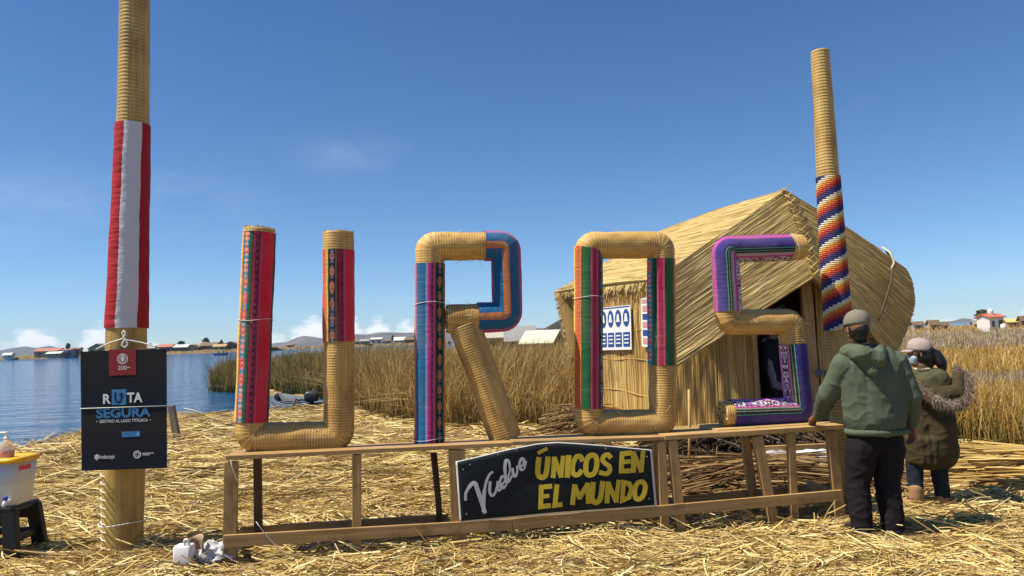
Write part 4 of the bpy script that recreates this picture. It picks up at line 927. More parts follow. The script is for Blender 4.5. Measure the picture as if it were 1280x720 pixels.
for y0, x1 in ((608, 366), (615, 348)): flat('seal_caption', [(314, y0), (x1, y0), (x1, y0 + 3), (314, y0 + 3)], SWHITE, .004)
# cord: a line across the boards, and a knotted hanger on top
MB().tube([spt(36, 401.5, .005), spt(424, 401.5, .005)], .0026, 6).build('cord', STRING, sgn, True)
kn = [(95, 137), (160, 108), (222, 92), (236, 70), (228, 54), (219, 68), (232, 92), (246, 118), (232, 134), (216, 122), (230, 96), (300, 112), (368, 134)]
MB().tube(resample([spt(x, y, .0) + Vector((0, .02 if 200 < x < 250 else .04, 0)) for x, y in kn], .012)[0], .0055, 6).build('hanger_cord', STRING, sgn, True)

# ------------------------------------------------------------------ thatched hut
hut = thing('reed_hut', (3.4, 10.5, .0), 'thatched reed hut with steep flared roof and dark open doorway', 'hut')
A = at(980, 239, 9.75); VL = at(832, 342, 9.5); C_ = at(842, 460, 9.35); B_ = at(1017, 347, 9.40); VR = at(1147, 350, 9.9); RC = at(1113, 446, 9.7)
RR = at(830, 288, 13.0); EL2 = at(697, 365, 14.4); ER2 = Vector((4.9, 13.8, 2.4)); VLe = at(834, 349, 9.62)
def thatch(name, a, b, c, d, n, parent, m=THATCH, bulge=0.0, r0_=.0028, r1_=.0056, lift=.018, ext=.05, k=7, slab=.07, nrm=None, jit=.006, endf=None):
    """reeds run from the edge a-d to the edge b-c over a backing mat"""
    a, b, c, d = (np.array(tuple(v)) for v in (a, b, c, d))
    nn = np.cross(b - a, d - a); nn /= np.linalg.norm(nn)
    if nrm is not None and nn @ np.array(nrm) < 0: nn = -nn
    t = np.clip(rng.random(n) * 1.01 - .005, 0, 1); t1 = t + rng.normal(0, jit, n); s0 = rng.uniform(-.02, .25, n) * (rng.random(n) < .35); s1 = 1 - rng.uniform(-.02, .3, n) * (rng.random(n) < .35)
    s0 = s0 - rng.uniform(0, ext * .3, n); s1 = s1 + rng.uniform(0, ext, n)
    endf = endf or (lambda q_: 1.0 + 0 * q_); s1 = s1 * endf(t)
    u = np.linspace(0, 1, k)[None, :]; s = s0[:, None] + (s1 - s0)[:, None] * u; tt = t[:, None] + (t1 - t)[:, None] * u
    e0 = a + (d - a) * tt[..., None]; e1 = b + (c - b) * tt[..., None]
    P = e0 + (e1 - e0) * s[..., None] + nn * (bulge * np.sin(np.pi * np.clip(s, 0, 1)) + rng.uniform(0, lift, n)[:, None] + rng.normal(0, .004, (n, k)))[..., None]
    front_ = link_mesh(name, reeds_mesh(name, P, rng.uniform(r0_, r1_, n)), m, parent, False)
    # backing
    g = 12; V = []; UV = []
    for j in range(g + 1):
        for i in range(g + 1):
            ss, ts = i / g * float(endf(np.array(j / g))), j / g; p = (a + (d - a) * ts) * (1 - ss) + (b + (c - b) * ts) * ss + nn * (bulge * math.sin(math.pi * ss) - slab / 2 - .004); V.append(p); UV.append((ss * 3, ts * 3))
    Fc = [(j * (g + 1) + i, j * (g + 1) + i + 1, (j + 1) * (g + 1) + i + 1, (j + 1) * (g + 1) + i) for j in range(g) for i in range(g)]
    sheet('backing_mat', V, UV, Fc, BACK, front_, slab)
BACK = plain('dark_thatch_mat', (.30, .19, .065), .8, .3, 6, .4)
thatch('roof_slope', A, RR, EL2, VLe, 4600, hut, bulge=.035, nrm=(-1, 0, 1), m=SUNREED)
thatch('gable_thatch', A, VL, C_, B_, 5000, hut, bulge=.03, nrm=(0, -1, 0), ext=.035)
thatch('gable_thatch', A, VR, RC, B_, 5200, hut, bulge=.06, nrm=(0, -1, 0), ext=.03, endf=lambda q_: 1.01 - .12 * (1 - q_) ** 6 + .015 * np.sin(np.pi * q_))
thatch('roof_slope', A + Vector((.05, .1, -.06)), RR, ER2, at(1122, 340, 10.05), 500, hut, bulge=.05, nrm=(1, 0, 1))
RB = at(716, 452, 14.2); RI = Vector((2.9, 14.1, 2.0))
thatch('gable_thatch', RR, EL2, RB, RI, 700, hut, bulge=.04, nrm=(0, 1, 0), ext=.05)
thatch('gable_thatch', RR, ER2, Vector((4.9, 14.0, 1.5)), RI, 300, hut, nrm=(0, 1, 0))
n = 700; f_ = rng.random(n); e0 = np.array([tuple(VLe.lerp(EL2, f)) for f in f_]); dn_ = np.stack([rng.normal(-.25, .2, n), rng.normal(0, .35, n), -np.abs(rng.normal(1, .3, n))], -1); L = rng.uniform(.03, .13, n)[:, None]
link_mesh('eave_fringe', reeds_mesh('ef', np.stack([e0 - dn_ * .05, e0 + dn_ * L * .4, e0 + dn_ * L], 1), rng.uniform(.003, .006, n)), SUNREED, hut, False)
# rolled end of the rear thatch, left of the O
rp = [at(706, 368, 14.2), at(702, 390, 14.15), at(706, 425, 14.15), at(717, 455, 14.2)]
# stitched seam and the rope over the right slope
seam = resample([A + Vector((0, -.06, .02)), (A + B_) / 2 + Vector((.02, -.10, .03)), B_ + Vector((0, -.07, 0))], .05)[0]
sm_ = MB()
for i, p in enumerate(seam):
    sgx = 1 if i % 2 else -1
    sm_.tube([Vector(p) + Vector((-.06 * sgx, 0, .05)), Vector(p) + Vector((0, -.03, 0)), Vector(p) + Vector((.06 * sgx, 0, -.05))], .008, 5)
sm_.build('seam_stitching', GOLD_REED, hut, True)
rope = [at(1108, 314, 9.95), at(1117, 330, 9.76), at(1114, 352, 9.70), at(1106, 378, 9.66), at(1096, 405, 9.62), at(1090, 432, 9.62)]
MB().tube(resample(rope, .04)[0], .014, 7).build('ridge_rope', plain('old_rope', (.10, .08, .055), .9, .2, 20, .3), hut, True)
MB().tube(resample([at(1103, 309, 10.0), at(1113, 316, 9.76), at(1118, 328, 9.72), at(1114, 336, 9.70)], .03)[0], .012, 7).build('rope_loop', plain('pale_rope', (.6, .5, .33), .8), hut, True)
# floor mat, walls
FLZ = at(900, 531, 9.72).z
FL = at(845, 530, 9.78); FR = at(1106, 528, 9.98); BL = at(722, 480, 13.9); BR = Vector((5.0, 13.5, FLZ)); FL.z = FR.z = BL.z = FLZ
fl = MB(); fl.poly([Vector((v.x, v.y, FLZ)) for v in (FL + Vector((-.3, -.5, 0)), FR + Vector((.2, -.5, 0)), BR + Vector((.2, .3, 0)), BL + Vector((-.3, .3, 0)))], .10, (0, 0, 1)); fl.build('floor_mat', BACK, hut)
n = 420; f_ = rng.random(n); pz = FLZ - rng.random(n) * .14; e = np.array([tuple(FL.lerp(FR, f)) for f in f_]); Lh = rng.uniform(.3, .9, n)
Pf = np.stack([np.stack([e[:, 0] + s * Lh, e[:, 1] - .51 - rng.random(n) * .06, pz + rng.normal(0, .02, n)], -1) for s in (-.5, 0, .5)], 1)
link_mesh('floor_edge_reeds', reeds_mesh('fe', Pf, rng.uniform(.006, .012, n)), DARK_REED, hut, False)
def reed_wall(name, p0, p1, h0, h1, n, m=WALLREED, bands=(.25, .55, .85), nrm=(0, -1, 0), raggy=.03):
    p0, p1 = Vector(p0), Vector(p1); nn = Vector(nrm).normalized(); q = rng.random(n); lay = rng.uniform(0, .03, n)
    P = []
    top = h0 + (h1 - h0) * q
    for s in np.linspace(0, 1, 5):
        base = np.array([tuple(p0.lerp(p1, f)) for f in q]) + np.array(tuple(nn)) * (lay + .012 * np.sin(s * 9 + q * 30))[:, None]
        base[:, 2] += s * (top + rng.normal(0, raggy, n)) - .02; base[:, 0] += rng.normal(0, .012, n) * s; P.append(base)
    w = link_mesh(name, reeds_mesh(name, np.stack(P, 1), rng.uniform(.004, .009, n)), m, hut, False)
    b = MB(); b.poly([p0, p1, p1 + Vector((0, 0, h1)), p0 + Vector((0, 0, h0))], .05, nn); bo = b.build('backing_mat', BACK, w)
    for f in bands:
        pts = [p0.lerp(p1, g) + nn * .038 + Vector((0, 0, (h0 + (h1 - h0) * g) * f + .015 * math.sin(g * 14 + f * 9))) for g in np.linspace(0, 1, 24)]
        MB().tube(pts, .007, 6).build('wall_binding', GOLD_REED, w, True)
SN = Vector((-(BL - FL).y, (BL - FL).x, 0)); SN = SN if SN.x < 0 else -SN
reed_wall('reed_wall', FL, BL, 1.98, 2.0, 2600, bands=(.17, .42, .64), nrm=SN)
dl = FL.lerp(FR, .375); dr = FL.lerp(FR, .70)
reed_wall('reed_wall', FL, dl, 1.45, 2.05, 1300, bands=(), nrm=(0, -1, 0))
reed_wall('reed_wall', dr, FR, 2.0, 1.3, 800, bands=(), nrm=(0, -1, 0))
reed_wall('reed_wall', BR, BL, 2.0, 2.0, 200, bands=(), nrm=(0, 1, 0)); reed_wall('reed_wall', FR, BR, 1.9, 2.0, 200, bands=(), nrm=(1, 0, 0))
for p, w in ((dl + Vector((.03, -.06, 0)), .07), (at(1020, 538, 9.72), .14)):
    p = Vector((p.x, p.y, FLZ)); MB().bar(p, p + Vector((-.02, 0, 1.85)), w, .09, (1, 0, 0)).build('door_post', WOOD, hut, False, .01)
p = at(1000, 561, 8.9); MB().bar(at(945, 564, 8.4), at(1062, 559, 8.5), .11, .05, (0, 0, 1)).build('threshold_beam', WOOD, hut, False, .006)
p = at(1022, 508, 9.6); MB().bar(at(1012, 509, 9.66), at(1042, 506, 9.7), .13, .05, (0, 0, 1)).build('door_rail', WOOD, hut, False, .006)
for f in (.02, .35, .68, .97):
    b0 = FL.lerp(FR, f) + Vector((0, .1, 0)); MB().tube([(b0.x, b0.y, -.3), (b0.x, b0.y, FLZ - .08)], .05, 8).build('stilt', WOODD, hut, True)
for f in (.3, .65, .97):
    b0 = FL.lerp(BL, f); MB().tube([(b0.x, b0.y, -.3), (b0.x, b0.y, FLZ - .08)], .05, 8).build('stilt', WOODD, hut, True)
# rail and ledge framing the posters
for pa, pb in (((752, 385), (795, 377)), ((748, 443), (798, 446))):
    a, b = [np.array(tuple(at(x, y, 9.8 + (845 - x) / 123 * 4.1))) for x, y in (pa, pb)]; MB().bar(Vector(a) + SN.normalized() * .07, Vector(b) + SN.normalized() * .07, .045, .04, (0, 0, 1)).build('wall_batten', WOOD, hut, False, .004)
# posters
PBLUE = plain('poster_blue', (.02, .06, .25), .5); PWHT = plain('poster_white', (.72, .73, .74), .6, .04, 3); PPNK = plain('poster_pink', (.55, .25, .25), .6)
def wallp(px, py, out=.085):                    # point on the side wall, out metres proud of it
    n_ = SN.normalized(); o = FL + n_ * out; r = ray(px, py); return CAM + r * ((o - CAM).dot(n_) / r.dot(n_))
def poster(name, label, quad, draw):
    q = [wallp(*p) for p in quad]; cen = sum(q, Vector()) / 4; t = thing(name, (cen.x, cen.y, min(p.z for p in q)), label, 'poster'); n_ = SN.normalized()
    MB().poly([q[0], q[3], q[2], q[1]], .008, n_).build('panel', PWHT, t)
    def loc(u, v, lift): return q[0].lerp(q[1], u).lerp(q[3].lerp(q[2], u), v) + n_ * lift
    draw(t, loc); return t
def draw1(t, loc):
    def fl_(nm, pts, m, l): MB().poly([loc(u, v, l) for u, v in pts]).build(nm, m, t)
    for i in range(5):
        u0 = .03 + i * .195; cx = u0 + .085
        fl_('blue_oval', [(cx + .078 * math.cos(a), .28 + .2 * math.sin(a)) for a in np.linspace(0, 2 * math.pi, 21)[:-1]], PBLUE, .004)
        fl_('white_figure', [(cx - .022, .18), (cx + .022, .18), (cx + .034, .30), (cx + .05, .36), (cx - .05, .36), (cx - .034, .30)], PWHT, .008)
        fl_('blue_square', [(u0 + .005, .60), (u0 + .165, .60), (u0 + .165, .93), (u0 + .005, .93)], PBLUE, .004)
        for k in range(3): fl_('caption_line', [(u0 + .03, .66 + k * .085), (u0 + .14, .66 + k * .085), (u0 + .14, .69 + k * .085), (u0 + .03, .69 + k * .085)], PWHT, .008)
    fl_('top_stripe', [(.02, .015), (.98, .015), (.98, .04), (.02, .04)], PBLUE, .004)
poster('safety_poster', 'white poster with blue ovals and squares on the hut side wall', [(741, 386), (788, 381), (789.5, 437), (742, 438)], draw1)
def draw2(t, loc):
    def fl_(nm, pts, m, l): MB().poly([loc(u, v, l) for u, v in pts]).build(nm, m, t)
    fl_('pink_heading', [(.06, .03), (.94, .03), (.94, .11), (.06, .11)], PPNK, .004)
    for r in range(5):
        for c in range(3):
            fl_('picture', [(.08 + c * .3, .16 + r * .165), (.32 + c * .3, .16 + r * .165), (.32 + c * .3, .28 + r * .165), (.08 + c * .3, .28 + r * .165)], PBLUE if (r + c) % 2 else PPNK, .004)
poster('notice_poster', 'narrow white notice with small blue and pink pictures nearer the hut corner', [(801, 373), (828, 369), (829, 436), (802, 433)], draw2)

# thin stake, reed piles, white sack before the hut
tag(MB().tube([at(861, 612, 7.9), at(862, 540, 7.9), at(861, 487, 7.9)], [.016, .015, .013], 8).build('stake', WOODL, None, True), 'thin pale upright stake before the hut front wall', 'stake')
def reed_pile(name, label, pts_fn, n, m, wr=(.005, .009)):
    P, lo = pts_fn(n); link = link_mesh(name, reeds_mesh(name, P, rng.uniform(*wr, n)), m, None, False, origin=lo); return tag(link, label, 'reed pile')
def pile_fn(cx, cy, sx, sy, h, ang, la, lb, sd=.25):
    def f(n):
        u = rng.normal(0, .42, n).clip(-1, 1); v = rng.normal(0, .42, n).clip(-1, 1); a = ang + rng.normal(0, sd, n); L = rng.uniform(la, lb, n)
        x = cx + u * sx; y = cy + v * sy; top = h * np.exp(-(u ** 2 + v ** 2) * 1.3); z = rng.random(n) ** .6 * top + .01; tl = rng.normal(0, .07, n)
        return np.stack([np.stack([x + np.cos(a) * L * s, y + np.sin(a) * L * s, np.maximum(.0, z + tl * L * s - .06 * (2 * s) ** 2)], -1) for s in (-.5, -.2, .15, .5)], 1), (cx, cy, 0)
    return f
c = on_ground(955, 615); reed_pile('reed_pile', 'brown weathered reed heap on the ground behind the stand, below the hut door', pile_fn(c.x, 7.7, 1.35, .55, .30, .03, .5, 1.7), 2600, DARK_REED)
reed_pile('brush_heap', 'dark tangled reed heap at the rear left corner of the hut', pile_fn(1.05, 11.6, .45, .9, .55, .3, .4, 1.1, .7), 1000, DARK_REED)
reed_pile('reed_bundle_pile', 'golden cut reeds piled lengthwise at the right edge beside the standing reeds', pile_fn(5.35, 7.5, .85, .55, .30, -.42, .9, 2.0, .16), 1700, GOLD_REED, (.007, .0125))
reed_pile('stalk_heap', 'small heap of dark bent stalks on the straw right of the sign', pile_fn(on_ground(262, 590).x, on_ground(262, 590).y, .7, .35, .06, .35, .6, 1.5, .25), 60, DARK_REED)
# added tangle with shade painted in, and a few dry sticks below the hut floor
MURK = straw_mat('shade_dark_reed', [(0, (.008, .006, .004)), (.7, (.022, .015, .009)), (1, (.07, .048, .027))])
reed_pile('shade_brush', 'near-black reed tangle added under the hut floor to stand for the shade there', pile_fn(3.1, 9.15, 1.9, .40, .44, .0, .4, 1.2, .7), 2600, MURK, (.006, .011))
n = 60; x0 = rng.uniform(1.75, 4.3, n); y0 = rng.uniform(8.5, 9.2, n); L = rng.uniform(.2, .6, n); a = rng.normal(0, .9, n); dv = np.stack([np.sin(a), rng.normal(0, .3, n), np.abs(np.cos(a)) * .6], -1)
b0 = np.stack([x0, y0, np.full(n, .12)], -1)
tag(link_mesh('dry_stalks', reeds_mesh('ds', np.stack([b0 + dv * (L * s)[:, None] for s in (0, .5, 1)], 1), rng.uniform(.003, .006, n)), DARK_REED, None, False), 'dry stalks poking up in the dark under the hut floor', 'stalks', kind='stuff')
sk = ico_mesh((0, 0, 0), 1, 3, (.30, .16, .10), .35); p = at(1016, 574, 7.95); sk.transform(Matrix.Translation(p))
tag(link_mesh('white_sack', sk, plain('white_plastic_sack', (.75, .75, .76), .5, .08, 9, .4), None, True, origin=p), 'white plastic sack lying behind the stand by the rainbow pole', 'sack')
sk = ico_mesh((0, 0, 0), 1, 3, (.24, .16, .10), .5); p = at(967, 575, 8.3); sk.transform(Matrix.Translation(p))
tag(link_mesh('clear_bag', sk, plain('grey_plastic', (.35, .37, .40), .25, .3, 9, .5), None, True, origin=p), 'grey plastic bag lying in the shade below the hut floor', 'bag')

# ------------------------------------------------------------------ hand washing stool at the left edge
SDp = 5.95
sx = at(-9, 690, SDp).x; sz = .42
stool = thing('plastic_stool', (sx, SDp + .05, 0), 'black plastic step stool under the water container', 'stool')
PBLK = plain('black_plastic', (.012, .012, .013), .35, .2, 5)
q = MB(); q.box((sx, SDp + .05, sz - .02), .46, .34, .04); q.build('seat', PBLK, stool, False, .012)
for ix in (-1, 1):
    for iy in (-1, 1):
        t0 = Vector((sx + ix * .195, SDp + .05 + iy * .14, sz - .03)); b0 = Vector((sx + ix * .245, SDp + .05 + iy * .18, -.03)); MB().bar(b0, t0, .11, .055, (1, 0, 0)).build('leg', PBLK, stool, False, .008)
for iy in (-1, 1): MB().bar((sx - .22, SDp + .05 + iy * .165, .17), (sx + .22, SDp + .05 + iy * .165, .17), .05, .025, (0, 0, 1)).build('stretcher', PBLK, stool, False, .004)
for ix in (-1, 1): MB().bar((sx + ix * .225, SDp - .1, .17), (sx + ix * .225, SDp + .2, .17), .05, .025, (0, 0, 1)).build('stretcher', PBLK, stool, False, .004)
for iy in (-1, 1): MB().bar((sx - .2, SDp + .05 + iy * .148, sz - .075), (sx + .2, SDp + .05 + iy * .148, sz - .09), .11, .025, (0, 0, 1)).build('apron', PBLK, stool, False, .004)
def rrect(w, d, r, n=6):
    out = []
    for cx, cy, a0 in ((w / 2 - r, d / 2 - r, 0), (-w / 2 + r, d / 2 - r, 90), (-w / 2 + r, -d / 2 + r, 180), (w / 2 - r, -d / 2 + r, 270)):
        for k in range(n + 1): a = math.radians(a0 + 90 * k / n); out.append((cx + r * math.cos(a), cy + r * math.sin(a)))
    return out
def loft(name, c, secs, m, parent, smooth=True):
    b = MB(); k = None
    for (w, d, r, z) in secs:
        ring_ = rrect(w, d, r); k = len(ring_); b.v += [Vector(c) + Vector((x, y, z)) for x, y in ring_]
    for i in range(len(secs) - 1):
        for j in range(k): b.face((i * k + j, i * k + (j + 1) % k, (i + 1) * k + (j + 1) % k, (i + 1) * k + j), ((0, 0),) * 4)
    b.face(tuple(reversed(range(k))), ((0, 0),) * k); b.face(tuple(range((len(secs) - 1) * k, len(secs) * k)), ((0, 0),) * k)
    return b.build(name, m, parent, smooth)
def milky(t):
    z = t.sep(t.coord('Generated'))[2]; setc(t, t.mix(t.m('LESS_THAN', z, .5), (.58, .58, .56), (.66, .64, .58)), .28); t.b.inputs['Subsurface Weight'].default_value = .35; t.b.inputs['Subsurface Radius'].default_value = (.05, .05, .05)
cx = sx + .02; cont = thing('water_container', (cx, SDp + .05, sz), 'translucent white water box with yellow lid and blue tap on the black stool', 'container')
loft('box', (cx, SDp + .05, sz + .001), [(.38, .24, .06, 0), (.41, .27, .07, .02), (.43, .30, .07, .20), (.445, .32, .07, .345)], mat('milky_plastic', milky), cont)
YPL = plain('yellow_plastic', (.72, .40, .012), .35, .06)
loft('lid', (cx, SDp + .05, sz + .338), [(.475, .345, .08, 0), (.485, .355, .08, .012), (.475, .345, .08, .035), (.40, .27, .06, .043), (.36, .24, .05, .034)], YPL, cont)
tp = Vector((at(10, 622, SDp - .12).x, SDp - .125, sz + .05))
MB().tube([tp + Vector((0, .03, 0)), tp + Vector((0, -.035, 0)), tp + Vector((0, -.05, -.03))], [.016, .014, .011], 10).build('tap', plain('white_tap', (.75, .75, .75), .3), cont, True)
MB().box(tp + Vector((0, -.025, .03)), .03, .03, .028).build('tap_knob', plain('blue_knob', (.02, .08, .42), .35), cont, False, .006)
MB().poly([Vector((at(px, py, SDp - .13).x, SDp - .108, at(px, py, SDp - .13).z)) for px, py in ((21, 583), (21, 589), (36, 586), (36, 580))], .002, (0, -1, 0)).build('label', plain('red_label', (.42, .03, .03), .4), cont)
bc = Vector((at(8, 565, SDp).x, SDp + .0, sz + .376))
bt = thing('soap_bottle', bc, 'clear pump bottle with pink liquid on the yellow lid', 'bottle')
def clearp(t): setc(t, (.86, .84, .84), .12); t.b.inputs['Transmission Weight'].default_value = .75; t.b.inputs['IOR'].default_value = 1.2
MB().lathe(bc, [(.052, 0), (.056, .01), (.055, .075), (.045, .105), (.022, .125), (.018, .135)], 20).build('bottle_body', mat('clear_plastic', clearp), bt, True)
MB().lathe(bc + Vector((0, 0, .006)), [(.048, 0), (.05, .01), (.050, .045)], 20).build('liquid', plain('pink_soap', (.72, .12, .12), .2), bt, True)
pm = MB(); pm.lathe(bc + Vector((0, 0, .135)), [(.020, 0), (.020, .022), (.007, .024), (.007, .05), (.016, .052), (.016, .064)], 14); pm.bar(bc + Vector((-.055, 0, .193)), bc + Vector((.01, 0, .193)), .012, .014, (0, 1, 0)); pm.build('pump', plain('white_pump', (.78, .77, .76), .4), bt, True)

# jug, bag, stake, near boat
jd = 5.42
jb = at(233, 704, jd); jug = thing('cut_jug', (jb.x, jb.y, 0), 'white plastic jug with a cut open side and handle on the straw', 'jug')
JW = plain('white_jug_plastic', (.70, .68, .66), .45, .08, 12, .1); jz = jb.z - .01
loft('jug_body', (jb.x - .015, jb.y, jz), [(.118, .10, .012, 0), (.126, .105, .016, .008), (.124, .105, .016, .132), (.105, .09, .016, .142)], JW, jug)
hp = [(.032, -.03, .13), (.030, -.03, .178), (.040, -.028, .186), (.056, -.028, .178), (.056, -.028, .12)]
MB().tube(resample([Vector((jb.x + x - .03, jb.y + y, jz + z)) for x, y, z in hp], .008)[0], .009, 8).build('handle', JW, jug, True)
V = []; UV = []
for j, z in enumerate((.02, .08, .14, .175)):
    for i, a in enumerate(np.linspace(-.3, math.pi * 1.25, 14)): V.append((jb.x + .055 + .052 * math.cos(a), jb.y + .03 + .05 * math.sin(a), jz + z + (.02 * math.sin(a * 1.3) if j == 3 else 0))); UV.append((0, 0))
Fc = [(j * 14 + i, j * 14 + i + 1, (j + 1) * 14 + i + 1, (j + 1) * 14 + i) for j in range(3) for i in range(13)]
sheet('cut_side', V, UV, Fc, plain('jug_inside_brown', (.34, .22, .13), .6, .25, 12), jug, .005)
sk = ico_mesh((0, 0, 0), 1, 4, (.14, .10, .075), .4)
for v in sk.vertices: v.co *= 1 + .30 * (1 - 2 * abs(mnoise.noise(v.co * 22))) * .5 + .10 * abs(mnoise.noise(v.co * 55))
bp = at(268, 691, 5.55); sk.transform(Matrix.Translation(bp))
tag(link_mesh('plastic_bag', sk, plain('thin_white_plastic', (.52, .51, .52), .25, .12, 20, .3), None, False, origin=bp), 'crumpled thin white plastic bag by the left end of the stand', 'bag')
a, b = at(222, 552, 13.6), at(214, 507, 13.6)
tag(MB().bar(a, b, .12, .09, (1, 0, 0)).build('mooring_stake', woodf('grey_wood', (.18, .15, .12), (.32, .27, .21)), None, False, .01), 'grey leaning wooden mooring stake at the shore right of the sign', 'stake')
a = at(283, 480, 15)
# outboard boat
bw = at(352, 507, 20.6); boat = thing('moored_boat', (bw.x, bw.y, WATER_Z), 'grey open boat with a black outboard motor moored behind the U letter', 'boat')
HULL = plain('grey_hull_paint', (.09, .105, .12), .5, .15, 3); HULLI = plain('hull_inside', (.13, .14, .15), .6, .2, 3)
V = []; UV = []; secs = np.linspace(0, 1, 14)
bs = Vector((at(386, 505, 20.6).x, 20.6, 0)); bd = Vector((-.55, .83, 0)).normalized(); bn = Vector((bd.y, -bd.x, 0)); BLN = 3.0
def bpos(s_, f_, z_): p = bs + bd * (BLN * s_) + bn * f_; return Vector((p.x, p.y, WATER_Z + z_))
for s_ in secs:
    wv_ = .55 * (1 - s_ ** 3.0) + .02; sheer = .22 + .16 * s_ ** 2
    for f, z in ((-1, sheer), (-.93, .06), (-.7, -.08), (0, -.14), (.7, -.08), (.93, .06), (1, sheer)): V.append(bpos(s_, f * wv_, z)); UV.append((0, 0))
Fc = [(i * 7 + j, i * 7 + j + 1, (i + 1) * 7 + j + 1, (i + 1) * 7 + j) for i in range(13) for j in range(6)] + [tuple(reversed(range(7)))]
sheet('hull', V, UV, Fc, HULL, boat, .04)
for s_ in (.2, .45, .68): MB().bar(bpos(s_, -.5, .16), bpos(s_, .5, .16), .2, .03, bd).build('thwart', HULLI, boat)
mo = at(390, 497, 20.6); MBLK = plain('motor_black', (.03, .033, .037), .3, .2, 6)
loft('motor_cowl', (mo.x, mo.y, mo.z - .10), [(.30, .24, .06, 0), (.40, .28, .08, .05), (.42, .29, .09, .17), (.36, .25, .09, .25), (.2, .15, .06, .285)], MBLK, boat)
MB().tube([mo + Vector((-.02, 0, -.08)), mo + Vector((.03, 0, -.55)), mo + Vector((.05, 0, -.9))], [.07, .06, .04], 8).build('motor_leg', MBLK, boat, True)
MB().tube([mo + Vector((-.1, 0, -.08)), mo + Vector((-.45, -.05, -.02))], .022, 8).build('tiller', MBLK, boat, True)
MB().bar(mo + Vector((-.18, 0, -.28)), mo + Vector((-.02, 0, -.12)), .2, .06, (0, 1, 0)).build('clamp', HULLI, boat)
a = at(366, 500, 19.6); tag(MB().tube([at(365, 520, 19.6), at(369, 499, 19.6)], [.03, .025], 7).build('mooring_pole', WOODD, None, True), 'short dark mooring pole in front of the moored boat', 'stake')
# small boat out on the lake with two people
lb = at(276.5, 441.8, 200); lb.z = WATER_Z; fb = thing('rowing_boat', lb, 'small dark boat with two people far out on the lake', 'boat')
V = []; UV = []
for s in np.linspace(0, 1, 9):
    x = -1.9 + 3.8 * s; w = .75 * math.sin(math.pi * min(1, .08 + s * .85)) ** .6; sh = .55 + .25 * (2 * s - 1) ** 2
    for f, z in ((-1, sh), (-.8, .05), (0, -.1), (.8, .05), (1, sh)): V.append((lb.x + x, lb.y + f * w, WATER_Z + z)); UV.append((0, 0))
Fc = [(i * 5 + j, i * 5 + j + 1, (i + 1) * 5 + j + 1, (i + 1) * 5 + j) for i in range(8) for j in range(4)]
sheet('hull', V, UV, Fc, plain('navy_hull', (.05, .09, .16), .5), fb, .05)
def far_person(x, lab):
    t = MB().lathe(Vector((lb.x + x, lb.y, WATER_Z + .2)), [(.22, 0), (.26, .2), (.25, .5), (.16, .7), (.07, .74), (.11, .80), (.12, .92), (.08, 1.0)], 10).build('person', plain('dark_clothes', (.03, .03, .035), .8), None, True); tag(t, lab, 'person')
far_person(-.6, 'person in dark clothes sitting at the left end of the far lake boat'); far_person(.5, 'person in dark clothes sitting nearer the right end of the far lake boat')
# pale mat of weed beside the reeds
mp = on_ground(343, 489, WATER_Z); V = [(mp.x, mp.y, WATER_Z + .06)]; UV = [(0, 0)]
for a in np.linspace(0, 2 * math.pi, 25)[:-1]: V.append((mp.x + 0.55 * math.cos(a) * (1 + .2 * math.sin(3 * a)), mp.y + 2.6 * math.sin(a) * (1 + .15 * math.cos(4 * a)), WATER_Z + .01)); UV.append((0, 0))
tag(sheet('weed_mat', V, UV, [(0, i, i % 24 + 1) for i in range(1, 25)], plain('pale_weed', (.24, .21, .085), .9, .35, 3, .6)), 'pale yellow green weed mat floating beside the reeds', 'weed mat', kind='stuff')

# ------------------------------------------------------------------ people
def cone_verts(p0, r0_, p1, r1_, flat=1.0, n=18):
    p0, p1 = Vector(p0), Vector(p1); ax = p1 - p0; L = ax.length
    if L < 1e-5: ax = Vector((0, 0, 1)); L = 0
    else: ax.normalize()
    a = ax.cross(Vector((0, 1, 0)) if abs(ax.y) < .9 else Vector((1, 0, 0))).normalized(); b = ax.cross(a); V = []; m = 6; secs = []
    for i in range(m + 1): g = -math.pi / 2 + (math.pi / 2) * i / m; secs.append((p0 + ax * (r0_ * math.sin(g)), max(1e-4, r0_ * math.cos(g)), p0))
    for i in range(m + 1): g = (math.pi / 2) * i / m; secs.append((p1 + ax * (r1_ * math.sin(g)), max(1e-4, r1_ * math.cos(g)), p1))
    for c, r, o in secs:
        for j in range(n):
            g = 2 * math.pi * j / n; v = c + a * (r * math.cos(g)) + b * (r * math.sin(g)); v.y = o.y + (v.y - o.y) * flat if flat != 1 else v.y; V.append(v)
    F = [(i * n + j, i * n + (j + 1) % n, (i + 1) * n + (j + 1) % n, (i + 1) * n + j) for i in range(len(secs) - 1) for j in range(n)]
    F += [tuple(reversed(range(n))), tuple(range((len(secs) - 1) * n, len(secs) * n))]
    return V, F
